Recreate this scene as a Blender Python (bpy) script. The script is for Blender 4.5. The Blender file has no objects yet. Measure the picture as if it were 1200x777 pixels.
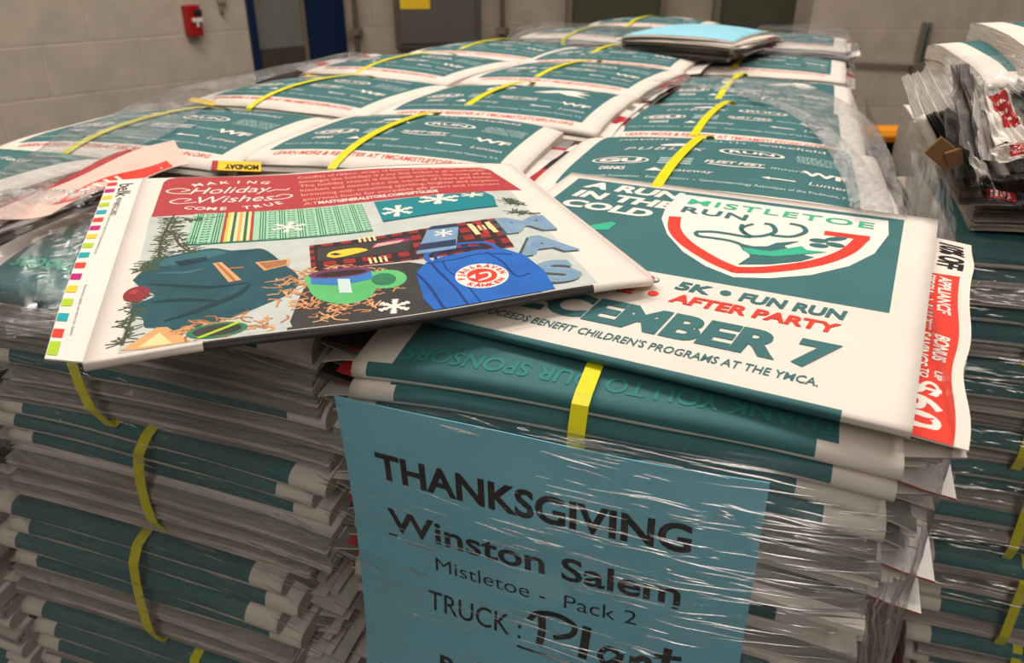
import bpy, bmesh, math, random
from mathutils import Vector, Matrix, noise
sc = bpy.context.scene
C = sc.collection
R = math.radians
PI = math.pi
U = 0.18                       # one stack unit in metres (camera height above the load's top)
CZ = 1.28                      # camera height above the floor
PITCH, YAW, FPX = 26.0, 19.4, 900.0

# ------------------------------------------------------------------ camera, world, lights, exposure
cam_d = bpy.data.cameras.new('camera')
cam = bpy.data.objects.new('camera', cam_d)
C.objects.link(cam)
cam.location = (0, 0, CZ)
cam.rotation_euler = (R(90 - PITCH), 0, R(YAW))
cam_d.sensor_width = 36
cam_d.lens = FPX / 1200 * 36
cam_d.clip_start = 0.02
cam_d.dof.use_dof = True
cam_d.dof.focus_distance = 0.47
cam_d.dof.aperture_fstop = 12
sc.camera = cam

w = bpy.data.worlds.new('world')
sc.world = w
w.use_nodes = True
w.node_tree.nodes['Background'].inputs[0].default_value = (1.0, 0.90, 0.80, 1)
w.node_tree.nodes['Background'].inputs[1].default_value = 0.08
sc.view_settings.view_transform = 'Standard'
sc.view_settings.look = 'None'
sc.view_settings.gamma = 1
sc.view_settings.use_curve_mapping = False
sc.view_settings.exposure = 0.0


def strip_light(x, y, z, sx, sy, power, rz=0.0, col=(1.0, 0.915, 0.82), tilt=(0, 0)):
    d = bpy.data.lights.new('ceiling_strip_light', 'AREA')
    d.shape = 'RECTANGLE'
    d.size, d.size_y = sx, sy
    d.energy = power
    d.color = col
    o = bpy.data.objects.new('ceiling_strip_light', d)
    C.objects.link(o)
    o.location = (x, y, z)
    o.rotation_euler = (tilt[0], tilt[1], rz)
    return o


strip_light(0.5, 1.0, 4.0, 2.4, 0.35, 60, 0.3)
strip_light(-1.5, 1.2, 4.0, 2.4, 0.35, 60, 0.3)
strip_light(0.75, -0.9, 3.4, 0.3, 1.6, 15, 0.0)
strip_light(0.6, -2.6, 3.4, 0.6, 1.2, 26, 0.0, tilt=(R(40), 0))
strip_light(-2.0, -2.2, 3.4, 0.25, 1.2, 2, 0.0, tilt=(R(40), 0))
strip_light(-2.6, 2.2, 3.9, 1.8, 0.35, 22, 0.8)
strip_light(2.0, 2.6, 4.0, 1.8, 0.35, 26, 0.2)

# ------------------------------------------------------------------ coordinates


def V(X, Y, h):
    """stack units (right, deep, below the eye) -> world metres"""
    return Vector((X * U, Y * U, CZ - h * U))


_p, _y = R(PITCH), R(YAW)
FW = Vector((-math.sin(_y) * math.cos(_p), math.cos(_y) * math.cos(_p), -math.sin(_p)))
RT = Vector((math.cos(_y), math.sin(_y), 0))
UP = RT.cross(FW)
EYE = Vector((0, 0, CZ))


def ray(x, y):
    return (x - 600) / FPX * RT - (y - 388.5) / FPX * UP + FW


def at_h(x, y, h):
    d = ray(x, y)
    return EYE + d * (-h * U / d.z)


def at_z(x, y, z):
    return EYE + ray(x, y) * z


def on_plane(x, y, p0, n):
    d = ray(x, y)
    return EYE + d * ((p0 - EYE).dot(n) / d.dot(n))


def lateral(lat, fwd, z=0.0):
    return Vector((lat * math.cos(_y) - fwd * math.sin(_y), lat * math.sin(_y) + fwd * math.cos(_y), z))


# ------------------------------------------------------------------ materials
MATS = {}


def srgb(r, g, b):
    f = lambda c: ((c / 255 + 0.055) / 1.055) ** 2.4 if c > 10 else c / 255 / 12.92
    return (f(r), f(g), f(b), 1)


def mat(name, col, rough=0.7, var=0.08, scale=40.0, stretch=(1, 1, 1), bump=0.0, metal=0.0, spec=0.3, emit=0, detail=3):
    m = bpy.data.materials.new(name)
    m.use_nodes = True
    nt = m.node_tree
    b = nt.nodes['Principled BSDF']
    b.inputs['Roughness'].default_value = rough
    b.inputs['Metallic'].default_value = metal
    b.inputs['Specular IOR Level'].default_value = spec
    tc = nt.nodes.new('ShaderNodeTexCoord')
    mp = nt.nodes.new('ShaderNodeMapping')
    mp.inputs['Scale'].default_value = stretch
    nz = nt.nodes.new('ShaderNodeTexNoise')
    nz.inputs['Scale'].default_value = scale
    nz.inputs['Detail'].default_value = detail
    nt.links.new(tc.outputs['Object'], mp.inputs[0])
    nt.links.new(mp.outputs[0], nz.inputs['Vector'])
    rp = nt.nodes.new('ShaderNodeValToRGB')
    rp.color_ramp.elements[0].position = 0.3
    rp.color_ramp.elements[1].position = 0.7
    rp.color_ramp.elements[0].color = tuple(c * (1 - var) for c in col[:3]) + (1,)
    rp.color_ramp.elements[1].color = tuple(min(1, c * (1 + var)) for c in col[:3]) + (1,)
    nt.links.new(nz.outputs[0], rp.inputs[0])
    nt.links.new(rp.outputs[0], b.inputs['Base Color'])
    if bump:
        bp = nt.nodes.new('ShaderNodeBump')
        bp.inputs['Strength'].default_value = bump
        bp.inputs['Distance'].default_value = 0.002
        nt.links.new(nz.outputs[0], bp.inputs['Height'])
        nt.links.new(bp.outputs[0], b.inputs['Normal'])
    MATS[name] = m
    return m


mat('newsprint', srgb(226, 216, 206), 0.8, 0.03, 25, bump=0.15)
mat('teal', srgb(60, 108, 111), 0.72, 0.06, 30, bump=0.1)
mat('teal_dark', srgb(38, 92, 96), 0.72, 0.08, 30)
mat('page_edge', srgb(196, 184, 172), 0.9, 0.30, 55, (0.25, 0.25, 14), bump=0.5, detail=5)
mat('page_edge_grey', srgb(150, 144, 138), 0.9, 0.32, 55, (0.25, 0.25, 14), bump=0.5, detail=5)
mat('print_white', srgb(230, 224, 216), 0.8, 0.02)
mat('print_pale', srgb(196, 216, 212), 0.8, 0.04)
mat('print_green', srgb(60, 176, 140), 0.8, 0.05)
mat('print_faint_green', srgb(52, 128, 120), 0.8, 0.05)
mat('print_red', srgb(222, 62, 48), 0.75, 0.04)
mat('print_redtext', srgb(216, 78, 64), 0.8, 0.04)
mat('print_black', srgb(28, 26, 28), 0.7, 0.1)
mat('band_red', srgb(176, 62, 66), 0.75, 0.05, 300)
mat('band_text', srgb(236, 176, 160), 0.8, 0.03)
mat('photo_ground', srgb(192, 197, 192), 0.75, 0.08, 60)
mat('photo_charcoal', srgb(60, 58, 58), 0.7, 0.12, 90)
mat('photo_teal', srgb(38, 82, 92), 0.75, 0.16, 60)
mat('photo_teal_light', srgb(58, 106, 114), 0.75, 0.1, 60)
mat('photo_teal_deep', srgb(24, 56, 66), 0.75, 0.1, 60)
mat('box_teal', srgb(20, 128, 136), 0.7, 0.05)
mat('box_teal_edge', srgb(14, 88, 98), 0.7, 0.05)
mat('blanket_pale', srgb(160, 204, 172), 0.8, 0.06, 400)
mat('blanket_green', srgb(38, 110, 82), 0.8, 0.1, 300)
mat('cream', srgb(238, 214, 158), 0.8, 0.04)
mat('tan', srgb(216, 164, 112), 0.8, 0.08, 80)
mat('tan_dark', srgb(168, 112, 74), 0.8, 0.12, 200)
mat('shred', srgb(196, 138, 98), 0.8, 0.2, 300)
mat('pine', srgb(74, 86, 62), 0.8, 0.2, 200)
mat('pine_twig', srgb(92, 76, 62), 0.8, 0.1)
mat('plaid_red', srgb(150, 48, 50), 0.8, 0.15, 200)
mat('plaid_dark', srgb(56, 40, 42), 0.8, 0.1, 200)
mat('bag_blue', srgb(34, 100, 186), 0.7, 0.12, 50)
mat('bag_blue_dark', srgb(18, 58, 128), 0.7, 0.1, 50)
mat('card_blue', srgb(120, 152, 186), 0.7, 0.12, 60)
mat('card_navy', srgb(38, 54, 84), 0.7, 0.1, 60)
mat('mug_green', srgb(92, 184, 112), 0.6, 0.1, 50)
mat('mug_green_dark', srgb(44, 120, 82), 0.6, 0.1, 50)
mat('mug_blue', srgb(54, 120, 190), 0.6, 0.1, 50)
mat('mug_purple', srgb(110, 54, 90), 0.6, 0.1, 50)
mat('letter_blue', srgb(128, 156, 174), 0.7, 0.1, 80)
mat('letter_shade', srgb(70, 82, 94), 0.7, 0.1, 80)
mat('ornament', srgb(140, 34, 48), 0.6, 0.1)
mat('yellow_print', srgb(240, 196, 44), 0.75, 0.05)
mat('tick_magenta', srgb(186, 30, 118), 0.75, 0.03)
mat('tick_yellow', srgb(250, 200, 60), 0.75, 0.03)
mat('tick_green', srgb(172, 204, 48), 0.75, 0.03)
mat('tick_teal', srgb(24, 164, 172), 0.75, 0.03)
mat('sign_paper', srgb(128, 200, 220), 0.75, 0.03, 12)
mat('sign_ink', srgb(22, 24, 32), 0.7, 0.1)
mat('strap_yellow', srgb(222, 214, 26), 0.45, 0.05, 90)
mat('insert_gloss', srgb(210, 204, 200), 0.35, 0.12, 30, spec=0.5)
mat('insert_grey', srgb(134, 128, 126), 0.4, 0.3, 50, (1, 1, 3), spec=0.5)
mat('insert_black', srgb(40, 36, 38), 0.45, 0.3, 60, spec=0.4)
mat('insert_red', srgb(176, 44, 46), 0.5, 0.25, 60, spec=0.4)
mat('pink_page', srgb(226, 192, 180), 0.8, 0.06, 40)
mat('pale_blue_sheet', srgb(150, 212, 232), 0.6, 0.06, 30)
mat('wood', srgb(164, 128, 88), 0.85, 0.2, 14, (1, 8, 8), bump=0.4)
mat('cardboard', srgb(132, 98, 66), 0.9, 0.12, 30)
mat('alarm_red', srgb(168, 26, 30), 0.4, 0.06, 20)
mat('door_blue', srgb(10, 34, 70), 0.5, 0.06, 10)
mat('door_panel', srgb(122, 120, 112), 0.6, 0.05, 10)
mat('door_rail', srgb(74, 66, 58), 0.6, 0.1, 10)
mat('panel_grey', srgb(92, 88, 80), 0.5, 0.05, 10)
mat('cabinet_olive', srgb(76, 76, 62), 0.6, 0.05, 8)
mat('conduit', srgb(118, 110, 98), 0.5, 0.06, 20)
mat('galvanised', srgb(136, 138, 128), 0.5, 0.15, 60, metal=0.15)
mat('pipe_paint', srgb(150, 140, 128), 0.6, 0.08, 20)
mat('orange_paint', srgb(240, 150, 30), 0.5, 0.04, 10)
mat('black_paint', srgb(24, 22, 20), 0.6, 0.1, 10)
mat('concrete', srgb(120, 112, 104), 0.85, 0.15, 4, bump=0.2)


def block_wall(name, col):
    """painted concrete block: running bond courses with shallow mortar joints"""
    m = bpy.data.materials.new(name)
    m.use_nodes = True
    nt = m.node_tree
    b = nt.nodes['Principled BSDF']
    b.inputs['Roughness'].default_value = 0.75
    tc = nt.nodes.new('ShaderNodeTexCoord')
    br = nt.nodes.new('ShaderNodeTexBrick')
    br.inputs['Scale'].default_value = 1.0
    br.inputs['Brick Width'].default_value = 0.406
    br.inputs['Row Height'].default_value = 0.203
    br.inputs['Mortar Size'].default_value = 0.005
    br.inputs['Mortar Smooth'].default_value = 0.4
    c2 = tuple(min(1, c * 1.12) for c in col[:3]) + (1,)
    br.inputs['Color1'].default_value = col
    br.inputs['Color2'].default_value = tuple(c * 0.96 for c in col[:3]) + (1,)
    br.inputs['Mortar'].default_value = c2
    nt.links.new(tc.outputs['UV'], br.inputs['Vector'])
    nz = nt.nodes.new('ShaderNodeTexNoise')
    nz.inputs['Scale'].default_value = 9
    nz.inputs['Detail'].default_value = 6
    nt.links.new(tc.outputs['Object'], nz.inputs['Vector'])
    mx = nt.nodes.new('ShaderNodeMixRGB')
    mx.blend_type = 'MULTIPLY'
    mx.inputs[0].default_value = 0.42
    nt.links.new(br.outputs[0], mx.inputs[1])
    nt.links.new(nz.outputs[0], mx.inputs[2])
    nt.links.new(mx.outputs[0], b.inputs['Base Color'])
    bp = nt.nodes.new('ShaderNodeBump')
    bp.inputs['Strength'].default_value = 0.6
    bp.inputs['Distance'].default_value = 0.006
    bp.invert = True
    nt.links.new(br.outputs['Fac'], bp.inputs['Height'])
    nt.links.new(bp.outputs[0], b.inputs['Normal'])
    MATS[name] = m


block_wall('block_left', srgb(216, 202, 186))
block_wall('block_back', srgb(186, 172, 154))
block_wall('block_right', srgb(212, 196, 180))


def film_material(name, haze=0.07, gloss=0.55, vec=(2.0, 2.0, 60.0), bump=0.9, rough=0.1, tint=(0.95, 0.96, 0.97, 1), fine=1.0, dist=0.006):
    """clear stretch film: transparent sheet with a glossy skin wrinkled in long streaks and a thin milky haze"""
    m = bpy.data.materials.new(name)
    m.use_nodes = True
    nt = m.node_tree
    nt.nodes.remove(nt.nodes['Principled BSDF'])
    out = nt.nodes['Material Output']
    tc = nt.nodes.new('ShaderNodeTexCoord')
    mp = nt.nodes.new('ShaderNodeMapping')
    mp.inputs['Scale'].default_value = vec
    mp.inputs['Rotation'].default_value = (0, R(4), 0)
    nt.links.new(tc.outputs['Object'], mp.inputs[0])
    n1 = nt.nodes.new('ShaderNodeTexNoise')
    n1.inputs['Scale'].default_value = 3.0 * fine
    n1.inputs['Detail'].default_value = 6
    n1.inputs['Roughness'].default_value = 0.65
    nt.links.new(mp.outputs[0], n1.inputs['Vector'])
    n2 = nt.nodes.new('ShaderNodeTexNoise')
    n2.inputs['Scale'].default_value = 60.0 * fine
    n2.inputs['Detail'].default_value = 4
    nt.links.new(tc.outputs['Object'], n2.inputs['Vector'])
    st = nt.nodes.new('ShaderNodeMapRange')
    st.interpolation_type = 'SMOOTHSTEP'
    st.inputs['From Min'].default_value = 0.40
    st.inputs['From Max'].default_value = 0.62
    nt.links.new(n1.outputs[0], st.inputs['Value'])
    add = nt.nodes.new('ShaderNodeMath')
    add.operation = 'MULTIPLY_ADD'
    add.inputs[1].default_value = 0.08
    nt.links.new(n2.outputs[0], add.inputs[0])
    n3 = nt.nodes.new('ShaderNodeTexNoise')
    n3.inputs['Scale'].default_value = 9.0
    n3.inputs['Detail'].default_value = 2
    nt.links.new(tc.outputs['Object'], n3.inputs['Vector'])
    m3 = nt.nodes.new('ShaderNodeMapRange')
    m3.inputs['From Min'].default_value = 0.42
    m3.inputs['From Max'].default_value = 0.62
    m3.inputs['To Min'].default_value = 0.15
    m3.inputs['To Max'].default_value = 1.0
    nt.links.new(n3.outputs[0], m3.inputs['Value'])
    mm = nt.nodes.new('ShaderNodeMath')
    mm.operation = 'MULTIPLY'
    nt.links.new(st.outputs[0], mm.inputs[0])
    nt.links.new(m3.outputs[0], mm.inputs[1])
    nt.links.new(mm.outputs[0], add.inputs[2])
    bp = nt.nodes.new('ShaderNodeBump')
    bp.inputs['Strength'].default_value = bump
    bp.inputs['Distance'].default_value = dist
    nt.links.new(add.outputs[0], bp.inputs['Height'])
    tr = nt.nodes.new('ShaderNodeBsdfTransparent')
    tr.inputs[0].default_value = tint
    gl = nt.nodes.new('ShaderNodeBsdfGlossy')
    gl.inputs['Roughness'].default_value = rough
    nt.links.new(bp.outputs[0], gl.inputs['Normal'])
    df = nt.nodes.new('ShaderNodeBsdfDiffuse')
    df.inputs[0].default_value = (0.8, 0.8, 0.8, 1)
    fr = nt.nodes.new('ShaderNodeLayerWeight')
    fr.inputs['Blend'].default_value = 0.5
    pw = nt.nodes.new('ShaderNodeMath')
    pw.operation = 'POWER'
    pw.inputs[1].default_value = 4.0
    nt.links.new(fr.outputs['Facing'], pw.inputs[0])
    mg = nt.nodes.new('ShaderNodeMath')
    mg.operation = 'MULTIPLY_ADD'
    mg.inputs[1].default_value = 0.45 * gloss
    mg.inputs[2].default_value = 0.065 * gloss
    mg.use_clamp = True
    nt.links.new(pw.outputs[0], mg.inputs[0])
    rp = nt.nodes.new('ShaderNodeMapRange')
    rp.inputs['From Min'].default_value = 0.45
    rp.inputs['From Max'].default_value = 0.68
    rp.inputs['To Min'].default_value = haze * 0.25
    rp.inputs['To Max'].default_value = haze * 2.4
    nt.links.new(n1.outputs[0], rp.inputs['Value'])
    m1 = nt.nodes.new('ShaderNodeMixShader')
    nt.links.new(rp.outputs[0], m1.inputs[0])
    nt.links.new(tr.outputs[0], m1.inputs[1])
    nt.links.new(df.outputs[0], m1.inputs[2])
    m2 = nt.nodes.new('ShaderNodeMixShader')
    nt.links.new(mg.outputs[0], m2.inputs[0])
    nt.links.new(m1.outputs[0], m2.inputs[1])
    nt.links.new(gl.outputs[0], m2.inputs[2])
    nt.links.new(m2.outputs[0], out.inputs['Surface'])
    MATS[name] = m


film_material('film_side', haze=0.012, gloss=1.3, vec=(1.2, 1.2, 60), bump=1.0, rough=0.075, dist=0.0026)
def crease_material():
    m = bpy.data.materials.new('film_crease')
    m.use_nodes = True
    nt = m.node_tree
    nt.nodes.remove(nt.nodes['Principled BSDF'])
    tr = nt.nodes.new('ShaderNodeBsdfTransparent')
    gl = nt.nodes.new('ShaderNodeBsdfGlossy')
    gl.inputs['Roughness'].default_value = 0.22
    mx = nt.nodes.new('ShaderNodeMixShader')
    mx.inputs[0].default_value = 0.42
    nt.links.new(tr.outputs[0], mx.inputs[1])
    nt.links.new(gl.outputs[0], mx.inputs[2])
    nt.links.new(mx.outputs[0], nt.nodes['Material Output'].inputs['Surface'])
    MATS['film_crease'] = m


crease_material()
film_material('film_top', haze=0.10, gloss=0.6, vec=(6, 40, 6), bump=0.5, rough=0.2, tint=(0.86, 0.87, 0.88, 1))
film_material('film_drape', haze=0.02, gloss=1.2, vec=(3, 3, 60), bump=0.35, rough=0.12, dist=0.002)
film_material('film_rope', haze=0.22, gloss=1.3, vec=(30, 30, 30), bump=0.6, rough=0.12, fine=1.6)
film_material('film_corner', haze=0.13, gloss=1.0, vec=(40, 40, 3), bump=0.9, rough=0.15)
film_material('film_thick', haze=0.38, gloss=0.5, vec=(30, 30, 4), bump=0.8, rough=0.25, tint=(0.6, 0.6, 0.58, 1))


# ------------------------------------------------------------------ object helpers
def tag(o, label=None, cat=None, group=None, kind=None):
    if label: o['label'] = label
    if cat: o['category'] = cat
    if group: o['group'] = group
    if kind: o['kind'] = kind
    return o


def empty(name, loc, rot=(0, 0, 0)):
    o = bpy.data.objects.new(name, None)
    o.empty_display_size = 0.05
    C.objects.link(o)
    o.location = loc
    o.rotation_euler = rot
    return o


class Soup:
    """collects vertices, faces and material names; build() links them as ONE mesh object"""

    def __init__(self):
        self.v, self.f, self.m, self.s = [], [], [], []

    def add(self, verts, faces, mname, smooth=False):
        o = len(self.v)
        self.v += [tuple(p) for p in verts]
        for k, f in enumerate(faces):
            self.f.append([o + i for i in f])
            self.m.append(mname if isinstance(mname, str) else mname[k])
            self.s.append(smooth)

    def mesh(self, name):
        me = bpy.data.meshes.new(name)
        me.from_pydata(self.v, [], self.f)
        names = list(dict.fromkeys(self.m))
        for n in names:
            me.materials.append(MATS[n])
        ix = {n: i for i, n in enumerate(names)}
        me.polygons.foreach_set('material_index', [ix[n] for n in self.m])
        me.polygons.foreach_set('use_smooth', self.s)
        me.update()
        return me

    def build(self, name, parent=None, loc=None):
        o = bpy.data.objects.new(name, self.mesh(name))
        C.objects.link(o)
        if parent: o.parent = parent
        if loc: o.location = loc
        return o

    # primitives
    def box(self, lo, hi, m, bevel=0.0, M=None):
        bm = bmesh.new()
        bmesh.ops.create_cube(bm, size=1)
        for v in bm.verts:
            v.co = Vector([lo[i] + (v.co[i] + 0.5) * (hi[i] - lo[i]) for i in range(3)])
        if bevel:
            bmesh.ops.bevel(bm, geom=bm.edges[:], offset=bevel, segments=2, affect='EDGES', profile=0.5)
        self.bm(bm, m, M)

    def bm(self, bm, m, M=None):
        if M is not None:
            bm.transform(M)
        bm.verts.index_update()
        self.add([v.co[:] for v in bm.verts], [[v.index for v in f.verts] for f in bm.faces], m)
        bm.free()

    def grid(self, P, ni, nj, m, smooth=True, thick=0.0, nrm=None):
        """P(i,j) -> point; optional thickness gives the sheet a second side and rims"""
        vs = [Vector(P(i, j)) for i in range(ni + 1) for j in range(nj + 1)]
        fs, ms = [], []
        for i in range(ni):
            for j in range(nj):
                a = i * (nj + 1) + j
                fs.append([a, a + nj + 1, a + nj + 2, a + 1])
                ms.append(m if isinstance(m, str) else m(i, j))
        self.add(vs, fs, ms, smooth)
        if thick:
            n = nrm or Vector((0, 0, -1))
            self.add([v + n * thick for v in vs], [f[::-1] for f in fs], ms, smooth)
            rim = [(i, 0) for i in range(ni)] + [(ni, j) for j in range(nj)] + [(i, nj) for i in range(ni, 0, -1)] + [(0, j) for j in range(nj, 0, -1)]
            rv = [vs[i * (nj + 1) + j] for i, j in rim]
            k = len(rv)
            self.add(rv + [v + n * thick for v in rv], [[q, (q + 1) % k, k + (q + 1) % k, k + q] for q in range(k)], ms[0])

    def tube(self, pts, r, m, seg=8):
        pts = [Vector(p) for p in pts]
        vs, fs = [], []
        for k, p in enumerate(pts):
            t = (pts[min(k + 1, len(pts) - 1)] - pts[max(k - 1, 0)]).normalized()
            a = t.orthogonal().normalized() if k == 0 else (a - t * a.dot(t)).normalized()
            b = t.cross(a)
            for q in range(seg):
                an = 2 * PI * q / seg
                vs.append(p + (a * math.cos(an) + b * math.sin(an)) * r)
        for k in range(len(pts) - 1):
            for q in range(seg):
                fs.append([k * seg + q, k * seg + (q + 1) % seg, (k + 1) * seg + (q + 1) % seg, (k + 1) * seg + q])
        fs.append(list(range(seg))[::-1])
        fs.append([(len(pts) - 1) * seg + q for q in range(seg)])
        self.add(vs, fs, m, True)


# ------------------------------------------------------------------ printed artwork (lies inside the mesh of the page it is printed on)
_TXT = {}


def text_shape(body, size, bold=0.0, shear=0.0, space=1.0):
    key = (body, round(size, 5), bold, shear, space)
    if key not in _TXT:
        cu = bpy.data.curves.new('lettering', 'FONT')
        cu.body = body
        cu.size = 1.0
        cu.offset = bold
        cu.shear = shear
        cu.space_character = space
        cu.resolution_u = 2 if size < 0.012 else 4
        cu.fill_mode = 'FRONT'
        o = bpy.data.objects.new('lettering', cu)
        C.objects.link(o)
        dg = bpy.context.evaluated_depsgraph_get()
        dg.update()
        me = bpy.data.meshes.new_from_object(o.evaluated_get(dg))
        vs = [(v.co.x * size, v.co.y * size) for v in me.vertices]
        fs = [list(p.vertices) for p in me.polygons]
        bpy.data.meshes.remove(me)
        bpy.data.objects.remove(o)
        bpy.data.curves.remove(cu)
        _TXT[key] = (vs, fs)
    return _TXT[key]


def spline(pts, n=8):
    out = []
    P = [Vector((p[0], p[1])) for p in pts]
    for i in range(len(P) - 1):
        p0, p1, p2, p3 = P[max(i - 1, 0)], P[i], P[i + 1], P[min(i + 2, len(P) - 1)]
        for k in range(n):
            t = k / n
            out.append(0.5 * (2 * p1 + (p2 - p0) * t + (2 * p0 - 5 * p1 + 4 * p2 - p3) * t * t + (3 * p1 - p0 - 3 * p2 + p3) * t ** 3))
    out.append(P[-1])
    return [(p.x, p.y) for p in out]


class Art:
    def __init__(self, unit=1.0):
        self.items = []          # (verts2d, faces, material, layer)
        self.u = unit

    def raw(self, vs, fs, m, layer):
        self.items.append(([(x * self.u, y * self.u) for x, y in vs], fs, m, layer))

    def poly(self, pts, m, layer=1, smooth=False):
        if smooth:
            pts = spline(list(pts) + [pts[0]], 6)[:-1]
        bm = bmesh.new()
        f = bm.faces.new([bm.verts.new((x, y, 0)) for x, y in pts])
        step = 0.02 / self.u
        for ax in (0, 1):
            lo, hi = min(p[ax] for p in pts), max(p[ax] for p in pts)
            k = math.floor(lo / step) + 1
            while k * step < hi:
                no = (1, 0, 0) if ax == 0 else (0, 1, 0)
                co = (k * step, 0, 0) if ax == 0 else (0, k * step, 0)
                bmesh.ops.bisect_plane(bm, geom=bm.verts[:] + bm.edges[:] + bm.faces[:], plane_co=co, plane_no=no)
                k += 1
        bmesh.ops.triangulate(bm, faces=bm.faces[:])
        bm.verts.index_update()
        self.raw([(v.co.x, v.co.y) for v in bm.verts], [[v.index for v in fa.verts] for fa in bm.faces], m, layer)
        bm.free()

    def rect(self, x0, y0, x1, y1, m, layer=1):
        self.poly([(x0, y0), (x1, y0), (x1, y1), (x0, y1)], m, layer)

    def ellipse(self, x, y, rx, ry, m, layer=1, rot=0, n=28):
        c, s = math.cos(rot), math.sin(rot)
        self.poly([(x + rx * math.cos(a) * c - ry * math.sin(a) * s, y + rx * math.cos(a) * s + ry * math.sin(a) * c) for a in [2 * PI * k / n for k in range(n)]], m, layer)

    def ring(self, x, y, rx, ry, wd, m, layer=1):
        n = 36
        vs, fs = [], []
        for k in range(n):
            a = 2 * PI * k / n
            vs += [(x + rx * math.cos(a), y + ry * math.sin(a)), (x + (rx - wd) * math.cos(a), y + (ry - wd) * math.sin(a))]
        for k in range(n):
            a, b = 2 * k, 2 * ((k + 1) % n)
            fs.append([a, b, b + 1, a + 1])
        self.raw(vs, fs, m, layer)

    def stroke(self, pts, wd, m, layer=2, smooth=True, taper=False):
        if smooth and len(pts) > 2:
            pts = spline(pts, 6)
        P = [Vector(p) for p in pts]
        vs, fs = [], []
        for k, p in enumerate(P):
            t = P[min(k + 1, len(P) - 1)] - P[max(k - 1, 0)]
            t = t.normalized() if t.length > 1e-9 else Vector((1, 0))
            n = Vector((-t.y, t.x))
            q = wd / 2
            if taper:
                q *= 0.25 + 0.75 * math.sin(PI * min(1, max(0, k / max(1, len(P) - 1))))
            vs += [tuple(p + n * q), tuple(p - n * q)]
        for k in range(len(P) - 1):
            fs.append([2 * k, 2 * k + 2, 2 * k + 3, 2 * k + 1])
        self.raw(vs, fs, m, layer)

    def text(self, body, x, y, size, m, layer=3, width=None, align='c', bold=0.0, shear=0.0, sx=1.0, rot=0.0, space=1.0):
        """size is the height of a capital; width, when given, sets the total width"""
        vs, fs = text_shape(body, size * self.u * 1.38, bold, shear, space)
        if not vs:
            return
        vs = [(a / self.u, b / self.u) for a, b in vs]
        x0, x1 = min(v[0] for v in vs), max(v[0] for v in vs)
        k = (width / (x1 - x0)) if width else sx
        sh = {'c': (x0 + x1) / 2, 'l': x0, 'r': x1}[align]
        c, s = math.cos(rot), math.sin(rot)
        q = [((a - sh) * k, b) for a, b in vs]
        self.raw([(x + a * c - b * s, y + a * s + b * c) for a, b in q], fs, m, layer)

    def arc_text(self, body, cx, cy, r, a0, a1, size, m, layer=3, bold=0.0, flip=False):
        n = len(body)
        for k, ch in enumerate(body):
            if ch == ' ':
                continue
            a = a0 + (a1 - a0) * (k + 0.5) / n
            px, py = cx + r * math.cos(a), cy + r * math.sin(a)
            self.text(ch, px, py, size, m, layer, bold=bold, rot=a + PI / 2 if flip else a - PI / 2)

    def put(self, soup, S, lift=0.00016, flip=None):
        """maps the artwork onto the surface S(x, y) -> point; flip(x, y) turns the sheet first"""
        for vs, fs, m, layer in self.items:
            d = 0.00012 + lift * layer
            pts = []
            for x, y in vs:
                if flip: x, y = flip(x, y)
                p = Vector(S(x, y))
                n = (Vector(S(x + 0.003, y)) - p).cross(Vector(S(x, y + 0.003)) - p)
                pts.append(p + n.normalized() * d)
            soup.add(pts, fs, m)


# ------------------------------------------------------------------ a folded newspaper
def leaf_noise(seed, x, k, f=9.0):
    return noise.noise(Vector((x * f, k * 3.17, seed * 7.31)))


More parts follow.
